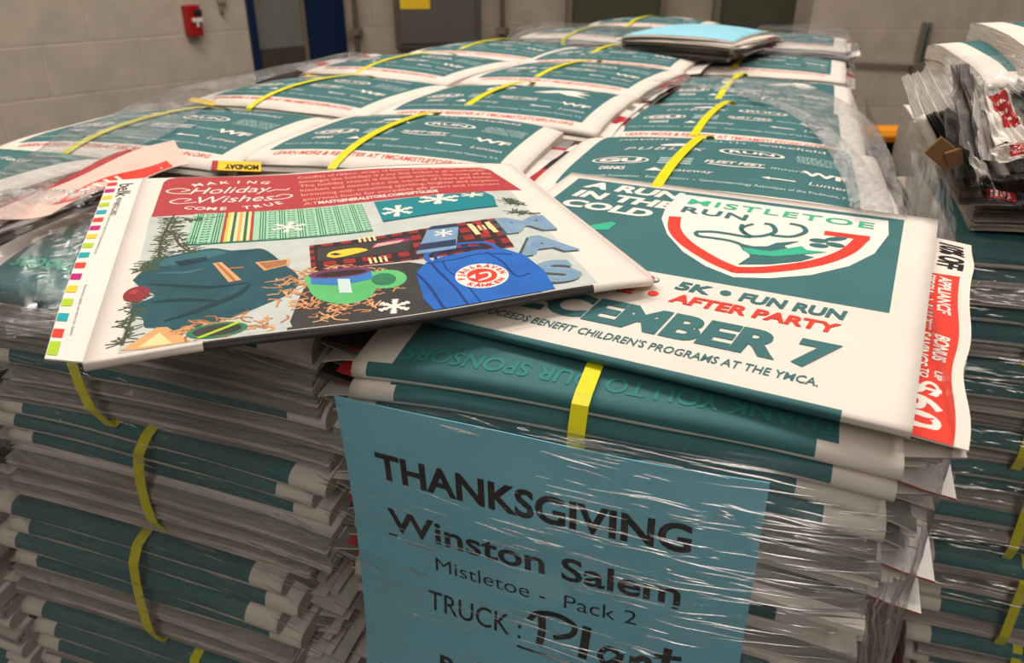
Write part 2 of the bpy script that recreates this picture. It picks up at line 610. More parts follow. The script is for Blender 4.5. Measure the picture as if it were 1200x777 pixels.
def folded_paper(soup, W, D, S, T, near='fold', far='open', teal=None, seed=0, leaves=7, rag=0.006, edge='page_edge', nx=26, ny=14, top='newsprint', fold_mat='teal', fold_span=None, fold_lip=0.70):
    """loft of one folded newspaper. S(x,y): top surface point, T(x,y): thickness. near/far: 'fold' or 'open'.
    teal = (x0,x1,y0,y1): the printed colour block of the upper page; the block runs round the fold."""
    xs = [W * i / nx for i in range(nx + 1)]
    ys = [D * j / ny for j in range(ny + 1)]
    if teal:
        xs = sorted([x for x in xs if min(abs(x - teal[0]), abs(x - teal[1])) > 0.003] + [teal[0], teal[1]])
        ys = sorted([y for y in ys if min(abs(y - teal[2]), abs(y - teal[3])) > 0.003 or y in (0, D)] + [q for q in (teal[2], teal[3]) if 0.002 < q < D - 0.002])
    fs0, fs1 = fold_span or (teal[:2] if teal else (0.02, W - 0.03))
    if not teal:
        xs = sorted([x for x in xs if min(abs(x - fs0), abs(x - fs1)) > 0.003] + [fs0, fs1])

    def side(x, kind, sd, y_edge, sgn):
        t = T(x, y_edge)
        out = []
        if kind == 'fold':
            for k in range(1, 7):
                a = PI * k / 7
                out.append((y_edge + sgn * (t * 0.42 * math.sin(a) + 0.0012 * leaf_noise(sd, x, k, 14)), (1 - math.cos(a)) / 2))
        else:
            for k in range(leaves):
                p = rag * (0.9 * leaf_noise(sd, x * 0.35, k) + 0.25 * leaf_noise(sd + 5, x, k, 20) + 0.5 * math.sin(k * 2.4 + sd))
                wob = 0.18 / leaves * leaf_noise(sd + 9, x, k, 12)
                g = 0.16 / leaves
                out.append((y_edge + sgn * p, min(0.99, max(0.004, (k + 0.0) / leaves + g + wob * (k > 0)))))
                out.append((y_edge + sgn * p, min(0.995, max(0.006, (k + 1.0) / leaves - g * 0.4 + wob * (k < leaves - 1)))))
                if k < leaves - 1:
                    out.append((y_edge - 0.008, min(0.995, (k + 1.0) / leaves + wob)))
        return out

    def profile(x):
        p = [(y, 0.0, 'top') for y in reversed(ys)]
        p += [(a, b, 'near') for a, b in side(x, near, seed, 0.0, -1)]
        p += [(D * q, 1.0, 'bot') for q in (0, 0.25, 0.5, 0.75, 1.0)]
        p += [(a, b, 'far') for a, b in reversed(side(x, far, seed + 31, D, 1))]
        return p

    rows = [profile(x) for x in xs]
    n = len(rows[0])
    vs = []
    for x, pr in zip(xs, rows):
        for y, s, _ in pr:
            yc = min(max(y, 0.0), D)
            p = Vector(S(x, y))
            p.z -= T(x, yc) * s
            vs.append(p)
    for i in range(len(xs) - 1):
        xm = (xs[i] + xs[i + 1]) / 2
        for j in range(n):
            k = (j + 1) % n
            a, b = rows[0][j], rows[0][k]
            reg = a[2] if a[2] == b[2] else (a[2] if a[2] in ('near', 'far') else b[2])
            ym = (a[0] + b[0]) / 2
            if reg == 'top':
                m = 'teal' if (teal and teal[0] < xm < teal[1] and teal[2] < ym < teal[3]) else top
            elif reg == 'bot':
                m = top
            else:
                kind = near if reg == 'near' else far
                if kind == 'fold':
                    m = fold_mat if fs0 < xm < fs1 and (a[1] + b[1]) / 2 < fold_lip else top
                else:
                    dj = (a[1] + b[1]) / 2
                    m = edge if int(seed * 3 + dj * leaves) % 3 else 'page_edge_grey'
            f = [i * n + j, i * n + k, (i + 1) * n + k, (i + 1) * n + j]
            soup.add([vs[q] for q in f], [[0, 1, 2, 3]], m, reg in ('top', 'bot') or (reg == 'near' and near == 'fold') or (reg == 'far' and far == 'fold'))
    # ragged page ends at both sides
    for i, rev in ((0, False), (len(xs) - 1, True)):
        c = [vs[i * n + j] for j in range(n)]
        soup.add(c, [list(range(n))[::-1] if rev else list(range(n))], edge)


def weld(me):
    bm = bmesh.new()
    bm.from_mesh(me)
    bmesh.ops.remove_doubles(bm, verts=bm.verts[:], dist=1e-6)
    bmesh.ops.recalc_face_normals(bm, faces=[f for f in bm.faces])
    bm.to_mesh(me)
    bm.free()


PW, PD = 1.68 * U, 1.55 * U           # page: 0.302 x 0.279 m


def sag_surface(W, D, T0, ax, ay, bulge, seed=0):
    def S(x, y):
        u, v = 2 * x / W - 1, 2 * y / D - 1
        z = T0 - ax * abs(u) ** 3 - ay * max(0, abs(v)) ** 4 + bulge * (1 - u * u) * (1 - v * v)
        z += 0.0012 * noise.noise(Vector((x * 9, y * 9, seed * 3.3)))
        return (x, y, z)
    return S


# ------------------------------------------------------------------ sponsor page artwork
def sponsor_art(variant=0):
    a = Art(U)
    W, D = 1.68, 1.55
    a.text('LEARN MORE & REGISTER AT YMCAMISTLETOERUN.ORG', W / 2, 0.125, 0.05, 'print_redtext', 1, width=1.30, bold=0.008, shear=0.1)
    w_ = 'print_white'
    p_ = 'print_pale'
    a.text('YMCA Family Foundation   Event Sponsors  -  Gastroenterology Associates of the Piedmont, P.A.', W / 2, 0.285, 0.032, p_, 2, width=1.34)
    a.text('DRINKS', 0.36, 0.40, 0.055, w_, 2, width=0.13, bold=0.03)
    a.poly([(0.53, 0.395), (0.62, 0.395), (0.575, 0.45)], w_, 2)
    a.text('gateway', 0.76, 0.40, 0.045, w_, 2, shear=0.2)
    a.poly([(1.09, 0.42), (1.13, 0.44), (1.13, 0.40)], w_, 2)
    a.rect(1.13, 0.412, 1.25, 0.428, w_, 2)
    a.text('Lumen', 1.40, 0.40, 0.05, w_, 2, shear=0.2)
    a.text('GU', 0.37, 0.545, 0.075, w_, 3, bold=0.05, sx=1.5)
    a.ring(0.37, 0.582, 0.15, 0.075, 0.012, w_, 2)
    for k in range(4):
        a.rect(0.57, 0.53 + 0.034 * k, 0.74, 0.545 + 0.034 * k, p_, 2)
    a.text('FLEET FEET', 0.95, 0.585, 0.05, w_, 2, width=0.30, bold=0.03, shear=0.25)
    a.stroke([(0.82, 0.565), (0.95, 0.545), (1.10, 0.572)], 0.014, w_, 2)
    a.text('moore', 1.21, 0.575, 0.045, p_, 2, shear=0.3)
    a.text('WF', 1.385, 0.545, 0.08, w_, 3, bold=0.04, sx=1.25)
    if variant == 0:
        a.text('PUBLIX', 0.56, 0.82, 0.07, w_, 2, width=0.44, shear=0.25, space=1.3)
        a.ellipse(0.62, 0.96, 0.10, 0.035, w_, 2, 0.2)
        a.poly([(0.55, 0.93), (0.73, 0.98), (0.60, 1.0)], w_, 2)
        a.ellipse(1.02, 0.86, 0.17, 0.085, w_, 2)
        a.ellipse(1.02, 0.86, 0.15, 0.07, 'teal_dark', 3)
        a.text('RUN', 1.02, 0.83, 0.06, w_, 4, bold=0.03, sx=1.4)
        for k in range(4):
            a.text('CAROLINA COURAGE'[k:12 + k], 1.38, 0.78 + 0.045 * k, 0.035, p_, 2, width=0.26)
        a.text('THANK YOU TO OUR SPONSORS', W / 2, 1.36, 0.075, 'print_green', 2, width=1.30, bold=0.02, shear=0.1)
        a.text('novant', 0.40, 1.13, 0.08, w_, 2, shear=0.2)
        a.text('HEALTH', 0.82, 1.12, 0.06, p_, 2)
        a.text('wakefield', 1.22, 1.12, 0.07, w_, 2)
    else:
        a.poly([(0.60, 0.84), (0.66, 0.84), (0.68, 0.93), (0.76, 0.95), (0.79, 1.02), (0.74, 1.10), (0.60, 1.11), (0.56, 1.06), (0.68, 1.05), (0.71, 1.0), (0.58, 0.98)], w_, 2)
        a.poly([(0.98, 0.86), (1.10, 1.0), (1.22, 1.10), (1.36, 1.11), (1.28, 1.03), (1.40, 1.0), (1.30, 0.93), (1.40, 0.86), (1.24, 0.86), (1.16, 0.92), (1.10, 0.86)], w_, 2)
        a.text('PUBLIX', 1.18, 1.24, 0.07, w_, 2, width=0.44, shear=0.25, space=1.3)
        a.ellipse(0.62, 1.26, 0.16, 0.07, w_, 2)
        a.ellipse(0.62, 1.26, 0.14, 0.055, 'teal_dark', 3)
        a.text('THANK YOU TO OUR SPONSORS', W / 2, 1.40, 0.06, 'print_green', 2, width=1.30, bold=0.02, shear=0.1)
    return a


SPONSOR = [sponsor_art(0), sponsor_art(1)]
TEAL_UP = (0.022, PW - 0.026, 0.036, PD + 1)        # sponsor page seen upright: open edge near, fold far
TEAL_DOWN = (0.026, PW - 0.030, -1, PD - 0.036)     # the same page turned: fold near


def paper_mesh(name, orient, t, seed, art=None, ax=0.006, ay=0.008, bulge=0.0, rag=0.006, leaves=6, spine_text=False, fold_span=None, edge='page_edge', nx=26):
    s = Soup()
    S = sag_surface(PW, PD, t, ax, ay, bulge, seed)
    T = lambda x, y: t * (0.96 - 0.10 * abs(2 * x / PW - 1) ** 3)
    if orient == 'up':
        folded_paper(s, PW, PD, S, T, 'open', 'fold', TEAL_UP, seed, leaves, rag, edge=edge, nx=nx)
    else:
        folded_paper(s, PW, PD, S, T, 'fold', 'open', TEAL_DOWN, seed, leaves, rag, fold_span=fold_span, edge=edge, nx=nx)
    me = s.mesh(name)
    weld(me)
    if art is None and not spine_text:
        return me
    a = Soup()
    if art is not None:
        if orient == 'up':
            art.put(a, S)
        else:
            art.put(a, S, flip=lambda x, y: (PW - x, PD - y))
    if spine_text:
        at = Art(1.0)
        at.text('THANK YOU TO OUR SPONSORS', PW / 2, PD - 0.016, 0.012, 'print_faint_green', 1, width=PW * 0.80, bold=0.02, shear=0.1)
        at.put(a, S, flip=lambda x, y: (PW - x, PD - y))
    m2 = a.mesh('ink')
    bm = bmesh.new()
    bm.from_mesh(me)
    k = len(me.materials)
    for mt in m2.materials:
        me.materials.append(mt)
    n0 = len(bm.faces)
    bm.from_mesh(m2)
    bm.faces.ensure_lookup_table()
    for f in bm.faces[n0:]:
        f.material_index += k
    bm.to_mesh(me)
    bm.free()
    bpy.data.meshes.remove(m2)
    return me


def insert_mesh(name, t, seed, ends=('r', 'l'), reach=0.03, cols=None):
    """advertising leaves that stick out of a newspaper at its sides, each a thin curled sheet"""
    rnd = random.Random(seed)
    s = Soup()
    cols = cols or ['insert_gloss', 'insert_grey', 'newsprint', 'insert_red', 'insert_black', 'newsprint', 'insert_gloss']
    n = 4
    for e in ends:
        for k in range(n):
            z = t * (0.18 + 0.68 * k / n)
            ext = reach * rnd.uniform(0.25, 1.0)
            y0, y1 = rnd.uniform(0.008, 0.03), PD - rnd.uniform(0.01, 0.05)
            curl = rnd.uniform(-0.3, 0.25)
            ca, cb = rnd.choice(cols), rnd.choice(cols)
            bands = []
            while len(bands) < 16:
                bands += [rnd.choice((ca, cb, 'newsprint', 'insert_red', 'insert_grey', 'insert_gloss'))] * rnd.randint(1, 6)
            sk = rnd.uniform(-0.006, 0.006)

            def P(i, j, e=e, z=z, ext=ext, y0=y0, y1=y1, curl=curl, sk=sk):
                q = i / 4
                d = -0.03 + (0.03 + ext) * q + sk * (j / 16 - 0.5)
                x = PW + d if e == 'r' else -d
                y = y0 + (y1 - y0) * j / 16
                v = 2 * y / PD - 1
                zz = z - 0.006 - 0.008 * v ** 4 + curl * max(0, d) + 0.0015 * noise.noise(Vector((d * 60, y * 30, z * 400 + seed)))
                return (x, y, zz)
            s.grid(P, 4, 16, lambda i, j, b=bands, c=ca: c if i < 1 else b[j], True, 0.0011)
    return s.mesh(name)


def strap_mesh(name, x, H, ay=0.008, ax=0.006, bulge=0.0, wd=0.0095, skew=0.0, front_bow=0.0):
    s = Soup()
    S = sag_surface(PW, PD, H, ax, ay, bulge)
    path = []
    for k in range(15):
        y = PD * k / 14
        path.append((y, S(x, y)[2] + 0.0022, skew * (k / 14 - 0.5)))
    zt = path[-1][1]
    path += [(PD + 0.006, zt - 0.006, skew / 2), (PD + 0.009, H * 0.5 - ay, skew / 2), (PD + 0.006, -ay, skew / 2), (PD * 0.5, -0.001, 0), (-0.006, -ay, -skew / 2)]
    for k in range(1, 6):
        q = k / 6
        path.append((-0.0135, -ay + (path[0][1] + ay) * q, -skew / 2 + front_bow * math.sin(PI * q)))
    path.append((-0.007, path[0][1] - 0.003, -skew / 2))
    n = len(path)
    vs, fs = [], []
    cy, cz = PD / 2, H / 2
    for y, z, dx in path:
        o = Vector((0, y - cy, z - cz))
        o = o.normalized() * 0.0007
        vs += [(x + dx - wd / 2, y, z), (x + dx + wd / 2, y, z), (x + dx + wd / 2, y + o.y, z + o.z), (x + dx - wd / 2, y + o.y, z + o.z)]
    for k in range(n):
        a, b = 4 * k, 4 * ((k + 1) % n)
        for q in range(4):
            fs.append([a + q, a + (q + 1) % 4, b + (q + 1) % 4, b + q])
    s.add(vs, fs, 'strap_yellow')
    me = s.mesh(name)
    return me


# ------------------------------------------------------------------ the room
def plane_wall(name, p0, p1, z0, z1, mname, thick=0.1, u0=0.0, v0=0.0, hole=None):
    """a block wall standing on the line p0->p1 (seen from its right-hand side), UVs in metres; hole = (d0, d1, ztop)"""
    p0, p1 = Vector(p0), Vector(p1)
    d = (p1 - p0)
    L = d.length
    d.normalize()
    nrm = Vector((d.y, -d.x, 0))
    me = bpy.data.meshes.new(name)
    bm = bmesh.new()
    uvl = bm.loops.layers.uv.new('UVMap')
    cells = [(0, L, z0, z1)] if not hole else [(0, hole[0], z0, z1), (hole[0], hole[1], hole[2], z1), (hole[1], L, z0, z1)]
    for a, b, c, e in cells:
        for off, rev in ((0, False), (-thick, True)):
            q = [p0 + d * s + Vector((0, 0, z)) + nrm * off for s, z in ((a, c), (b, c), (b, e), (a, e))]
            f = bm.faces.new([bm.verts.new(v) for v in (q[::-1] if rev else q)])
            for lp in f.loops:
                r = lp.vert.co - p0
                lp[uvl].uv = (r.dot(d) + u0, lp.vert.co.z + v0)
        for (sa, za), (sb, zb) in (((a, c), (a, e)), ((b, c), (b, e)), ((a, e), (b, e)), ((a, c), (b, c))):
            q = [p0 + d * s + Vector((0, 0, z)) + nrm * off for s, z, off in ((sa, za, 0), (sb, zb, 0), (sb, zb, -thick), (sa, za, -thick))]
            bm.faces.new([bm.verts.new(v) for v in q])
    bm.to_mesh(me)
    bm.free()
    me.materials.append(MATS[mname])
    o = bpy.data.objects.new(name, me)
    C.objects.link(o)
    o['kind'] = 'structure'
    return o, d, nrm


fl = Soup()
fl.box((-6, -3, -0.1), (5, 8, 0.0), 'concrete')
tag(fl.build('floor'), kind='structure')

LW0, LWD = lateral(-2.0, 3.18), None
LW1 = lateral(-1.29, 4.03)
dL = (LW1 - LW0).normalized()
nL = Vector((dL.y, -dL.x, 0))
s_door0 = (on_plane(297, 50, LW0, nL) - LW0).dot(dL)
s_door1 = (on_plane(404, 40, LW0, nL) - LW0).dot(dL)
m_up = on_plane(0, 57, LW0, nL).z
LWa = LW0 - dL * 3.0
wl, _, _ = plane_wall('wall_left', LWa, LW0 + dL * (s_door1 + 0.02), 0, 4.6, 'block_left', v0=-(m_up % 0.203), u0=0.1, hole=(3.0 + s_door0, 3.0 + s_door1 + 0.015, 2.15))
corner = LW0 + dL * (s_door1 + 0.02)
bR = lateral(2.6, 4.36)
bM = lateral(1.62, 4.42)
dB = (bR - corner)
back_a = corner + nL * -0.0
BK0 = corner
BK1 = lateral(1.70, 4.75)
m_b = on_plane(1060, 34.5, lateral(2.1, 4.39), Vector((-math.sin(0), 0, 0)) if False else (lateral(0, -1))).z
wb, dBk, nBk = plane_wall('wall_back', BK0, BK1, 0, 4.6, 'block_back', v0=-(m_b % 0.203), u0=0.05)
x951 = on_plane(951, 20, lateral(0, 4.40), lateral(0, -1))
RW0 = Vector((x951.x, x951.y, 0))
RW1 = RW0 + (lateral(3.4, 4.35) - lateral(1.5, 4.40)).normalized() * 2.4
wr, dRw, nRw = plane_wall('wall_right', RW0, RW1, 0, 4.6, 'block_right', v0=-(m_b % 0.203), u0=0.22, thick=0.6)


def wall_box(soup, x0, y0, x1, y1, P0, n, dep, m, bevel=0.003, back=0.0):
    """box on a wall plane (point P0, normal n towards the room): pixel corners on the plane give its place, dep its thickness"""
    a, b = on_plane(x0, y0, P0, n), on_plane(x1, y1, P0, n)
    d = Vector((-n.y, n.x, 0))
    sa, sb = (a - P0).dot(d), (b - P0).dot(d)
    M = Matrix.Translation(Vector((P0.x, P0.y, 0))) @ Matrix(((d.x, n.x, 0, 0), (d.y, n.y, 0, 0), (0, 0, 1, 0), (0, 0, 0, 1)))
    soup.box((min(sa, sb), back, min(a.z, b.z)), (max(sa, sb), dep, max(a.z, b.z)), m, bevel, M)
    return (sa + sb) / 2, (a.z + b.z) / 2, M


# door in its blue frame at the end of the left wall
dr = empty('door_1', LW0 + dL * s_door0)
tag(dr, kind='structure')


def dbox(name, s0, s1, z0, z1, y0, y1, m, par, bev=0.004):
    s = Soup()
    M = Matrix(((dL.x, nL.x, 0, LW0.x), (dL.y, nL.y, 0, LW0.y), (0, 0, 1, 0), (0, 0, 0, 1)))
    s.box((s0, y0, z0), (s1, y1, z1), m, bev, M)
    o = s.build(name, par)
    o.matrix_parent_inverse = Matrix.Translation(-par.location)
    return o


s_p = lambda x, y=40: (on_plane(x, y, LW0, nL) - LW0).dot(dL)
dbox('door_jamb', s_p(292), s_p(300), 0, 2.15, -0.10, 0.02, 'door_blue', dr)
zr = on_plane(330, 57, LW0, nL).z
dbox('door_leaf', s_p(300), s_p(358), zr, 2.12, -0.06, -0.02, 'door_panel', dr)
dbox('kick_rail', s_p(300), s_p(358), 0.02, zr, -0.07, -0.01, 'door_rail', dr)
dbox('door_jamb', s_p(361), s_p(402), 0, 2.15, -0.10, 0.03, 'door_blue', dr)
dbox('door_stop', s_p(357), s_p(361), 0, 2.15, -0.08, 0.0, 'conduit', dr)

# fire alarm pull station
pa = on_plane(222, 23, LW0, nL)
al = empty('fire_alarm_pull_station', pa)
tag(al, 'small red fire alarm pull station on the pale block wall', 'fire alarm')


def wall_part(name, par, x0, y0, x1, y1, P0, n, dep, m, bev=0.003, back=0.0):
    s = Soup()
    wall_box(s, x0, y0, x1, y1, P0, n, dep, m, bev, back)
    o = s.build(name, par)
    o.matrix_parent_inverse = Matrix.Translation(-par.location)
    return o


wall_part('alarm_housing', al, 211, 6, 233, 41, LW0, nL, 0.05, 'alarm_red', 0.006)
hd = Soup()
wall_box(hd, 218, 21, 230, 25, LW0, nL, 0.062, 'print_white', 0.002, 0.045)
wall_box(hd, 222.5, 24, 226, 31, LW0, nL, 0.062, 'print_white', 0.002, 0.045)
o = hd.build('pull_handle', al)
o.matrix_parent_inverse = Matrix.Translation(-al.location)
tag(o, 'white T-shaped pull handle')
ap = Soup()
wall_box(ap, 219, 11, 230, 18, LW0, nL, 0.054, 'insert_black', 0.001, 0.046)
o = ap.build('label_plate', al)
o.matrix_parent_inverse = Matrix.Translation(-al.location)
cd = Soup()
q0 = on_plane(256, -60, LW0, nL) + nL * 0.015
q1 = on_plane(257, 12, LW0, nL) + nL * 0.015
cd.tube([q0, q1, q1 + Vector((0, 0, -0.015)) + dL * 0.01], 0.008, 'pipe_paint')
wall_box(cd, 252, -8, 262, 4, LW0, nL, 0.03, 'pipe_paint', 0.003)
tag(cd.build('wall_conduit'), 'short painted conduit ending on the block wall beside the fire alarm', 'conduit')

# electrical panel and conduit on the back wall
pb = on_plane(510, 20, BK0, nBk)
ep = empty('electrical_panel', pb)
tag(ep, 'dark grey electrical panel with a yellow sticker on the back wall', 'electrical panel')
wall_part('panel_box', ep, 457, -70, 563, 56, BK0, nBk, 0.10, 'panel_grey', 0.018)
wall_part('panel_door', ep, 463, -64, 557, 49, BK0, nBk, 0.112, 'panel_grey', 0.008, 0.09)
o = wall_part('warning_sticker', ep, 469, -8, 504, 9, BK0, nBk, 0.115, 'yellow_print', 0.0, 0.112)
tag(o, 'yellow warning sticker')
for x, nm in ((588, 'thin vertical conduit right of the electrical panel'), (417, 'thin vertical conduit between blue door frame and electrical panel')):
    s = Soup()
    a = on_plane(x, 20, BK0, nBk) + nBk * 0.04
    s.tube([(a.x, a.y, 0.0), (a.x, a.y, 3.5)], 0.014, 'conduit')
    s.box((a.x - 0.03, a.y - 0.03, 0.9), (a.x + 0.03, a.y + 0.02, 0.93), 'conduit')
    tag(s.build('vertical_conduit'), nm, 'conduit')
# two olive steel doors deep in the back wall
for n, (x0, x1) in enumerate(((668, 769), (838, 950))):
    d = empty('door_%d' % (n + 2), on_plane((x0 + x1) / 2, 30, BK0, nBk))
    d.location.z = 0
    tag(d, kind='structure')
    s = Soup()
    a, b = on_plane(x0, 30, BK0, nBk), on_plane(x1, 30, BK0, nBk)
    dd = Vector((-nBk.y, nBk.x, 0))
    M = Matrix.Translation(Vector((BK0.x, BK0.y, 0))) @ Matrix(((dd.x, nBk.x, 0, 0), (dd.y, nBk.y, 0, 0), (0, 0, 1, 0), (0, 0, 0, 1)))
    sa, sb = sorted([(a - BK0).dot(dd), (b - BK0).dot(dd)])
    s.box((sa, 0, 0), (sb, 0.05, 2.2), 'cabinet_olive', 0.006, M)
    o = s.build('door_leaf', d)
    o.matrix_parent_inverse = Matrix.Translation(-d.location)
    s = Soup()
    s.box((sa - 0.03, 0, 0), (sa, 0.07, 2.24), 'conduit', 0.004, M)
    s.box((sb, 0, 0), (sb + 0.03, 0.07, 2.24), 'conduit', 0.004, M)
    s.box((sa - 0.03, 0, 2.2), (sb + 0.03, 0.07, 2.24), 'conduit', 0.004, M)
    o = s.build('door_frame', d)
    o.matrix_parent_inverse = Matrix.Translation(-d.location)
# pipe and strut on the right wall
s = Soup()
a, b = on_plane(955, 70, RW0, nRw) + nRw * 0.03, on_plane(1290, 85, RW0, nRw) + nRw * 0.03
s.tube([a, b], 0.011, 'pipe_paint')
tag(s.build('wall_pipe'), 'thin horizontal painted pipe along the right block wall', 'pipe')
s = Soup()
a, b = on_plane(1085, 26, RW0, nRw), on_plane(1074, 76, RW0, nRw)
d = (b - a).normalized()
sd = d.cross(nRw).normalized()
M = Matrix((( sd.x, nRw.x, d.x, a.x), (sd.y, nRw.y, d.y, a.y), (sd.z, nRw.z, d.z, a.z), (0, 0, 0, 1)))
L = (b - a).length
s.box((-0.02, 0.0, 0), (0.02, 0.006, L), 'galvanised', 0.0, M)
s.box((-0.02, 0.0, 0), (-0.015, 0.045, L), 'galvanised', 0.0, M)
s.box((0.015, 0.0, 0), (0.02, 0.045, L), 'galvanised', 0.0, M)
s.box((-0.02, 0.04, 0), (-0.009, 0.045, L), 'galvanised', 0.0, M)
s.box((0.009, 0.04, 0), (0.02, 0.045, L), 'galvanised', 0.0, M)
s.box((-0.035, 0.0, L - 0.01), (0.035, 0.06, L + 0.05), 'conduit', 0.006, M)
tag(s.build('strut_channel'), 'short upright galvanised strut channel clamped to the pipe on the right wall', 'bracket')

# orange bar on a dark stand in the gap
gp = at_z(1046, 157, 2.3)
gap = empty('orange_topped_stand', (gp.x, gp.y, 0))
tag(gap, 'orange rounded bar on a black stand glimpsed between the two pallets', 'stand')
s = Soup()
s.box((-0.16, -0.04, gp.z - 0.022), (0.062, 0.04, gp.z + 0.022), 'orange_paint', 0.02, Matrix.Rotation(R(YAW), 4, 'Z'))
tag(s.build('top_bar', gap), 'orange rounded bar')
s = Soup()
s.box((-0.14, -0.03, 0), (-0.09, 0.03, gp.z - 0.022), 'black_paint', 0.004, Matrix.Rotation(R(YAW), 4, 'Z'))
s.box((0.0, -0.03, 0), (0.05, 0.03, gp.z - 0.022), 'black_paint', 0.004, Matrix.Rotation(R(YAW), 4, 'Z'))
s.box((-0.15, -0.01, 0.02), (0.055, 0.02, gp.z - 0.03), 'black_paint', 0.004, Matrix.Rotation(R(YAW), 4, 'Z'))  # added black panel, stands in for the dark shade of the gap
s.build('stand_frame', gap)

# ------------------------------------------------------------------ wooden pallets under the loads
def wooden_pallet(x0, y0, x1, y1, label):
    e = empty('wooden_pallet', ((x0 + x1) / 2, (y0 + y1) / 2, 0))
    tag(e, label, 'pallet')
    hx, hy = (x1 - x0) / 2, (y1 - y0) / 2
    for k in range(3):
        s = Soup()
        x = -hx + 0.02 + k * (hx - 0.02)
        s.box((x - 0.02, -hy, 0.018), (x + 0.02, hy, 0.118), 'wood', 0.003)
        s.build('stringer', e)
    for k in range(9):
        s = Soup()
        y = -hy + (k + 0.5) * 2 * hy / 9
        s.box((-hx, y - 0.05, 0.118), (hx, y + 0.05, 0.138), 'wood', 0.003)
        s.build('deck_board', e)
    for k in range(3):
        s = Soup()
        y = -hy + 0.06 + k * (hy - 0.06)
        s.box((-hx, y - 0.05, 0.0), (hx, y + 0.05, 0.018), 'wood', 0.003)
        s.build('bottom_board', e)
    return e


def art_join(soup_obj_mesh, art_soup):
    me = soup_obj_mesh
    m2 = art_soup.mesh('ink')
    bm = bmesh.new()
    bm.from_mesh(me)
    k = len(me.materials)
    for mt in m2.materials:
        me.materials.append(mt)
    n0 = len(bm.faces)
    bm.from_mesh(m2)
    bm.faces.ensure_lookup_table()
    for f in bm.faces[n0:]:
        f.material_index += k
    bm.to_mesh(me)
    bm.free()
    bpy.data.meshes.remove(m2)


BASE = 0.14
LAYER = (CZ - U - BASE) / 9          # nine layers of bundles
TN = LAYER / 6                       # six newspapers to a bundle
XR, XM, XL = -1.22, -3.02, -4.78     # left edges of the three columns of the near pallet
ROWS = [1.95, 3.52, 5.08, 6.64, 8.20]
wooden_pallet(-4.85 * U, 1.95 * U, 0.5 * U, 9.8 * U, 'wooden pallet under the near wrapped load of newspapers')

# ------------------------------------------------------------------ shared meshes
UP_M = [paper_mesh('folded_newspaper', 'up', TN, 11 + k, leaves=6, rag=0.007) for k in range(3)]
DN_M = [paper_mesh('folded_newspaper', 'down', TN, 21 + k, leaves=6, rag=0.007) for k in range(3)]
TOP_M = [paper_mesh('sponsor_page_newspaper', 'up', TN, 41 + k, art=SPONSOR[k % 2], bulge=0.008, rag=0.005) for k in range(2)]
INS_R = [insert_mesh('insert_pages', TN, 60 + k, 'r', reach=0.032) for k in range(5)]
INS_B = list(INS_R)
INS_S = [insert_mesh('insert_pages', TN, 80 + k, 'r', reach=0.005) for k in range(5)]
INS_L = [insert_mesh('insert_pages', TN, 70 + k, 'l', reach=0.034) for k in range(5)]
STRAP_M = strap_mesh('strap', PW * 0.42, LAYER, bulge=0.008, skew=0.02)
STRAP_FLAT = strap_mesh('strap', PW * 0.42, LAYER, skew=0.02)


def part(name, me, par, loc=(0, 0, 0), rot=(0, 0, 0), label=None):
    o = bpy.data.objects.new(name, me)
    C.objects.link(o)
    o.parent = par
    o.location = loc
    o.rotation_euler = rot
    if label: o['label'] = label
    return o


def bundle(loc, rot, spec, label, group=None, seed=0, strap=True, slide=0.0, top=None, jitter=0.004, inserts=True, strap_me=None, cat='newspaper bundle', hs=None):
    """one strapped bundle: six folded newspapers, their inserts and a yellow strap. spec lists the papers from the bottom up."""
    rnd = random.Random(seed)
    e = empty('newspaper_bundle', loc, rot)
    tag(e, label, cat, group)
    z = 0.0
    for k, sp in enumerate(spec):
        last = k == len(spec) - 1
        me = sp if not isinstance(sp, str) else rnd.choice(UP_M if sp == 'up' else DN_M)
        if last and top is not None:
            me = top
        dx, dy = rnd.uniform(-jitter, jitter) * 2, rnd.uniform(-jitter, jitter)
        if last:
            dy -= slide
        n = part('newspaper', me, e, (dx, dy, z), (0, 0, rnd.uniform(-0.012, 0.012)))
        if inserts:
            part('insert_pages', rnd.choice(INS_R), n)
            part('insert_pages', rnd.choice(INS_L), n)
        z += TN if hs is None else hs[k]
    if strap:
        part('strap', strap_me or STRAP_M, e, (0, 0, 0.0005), label='yellow plastic strap')
    return e


def ground_z(h):
    return CZ - h * U


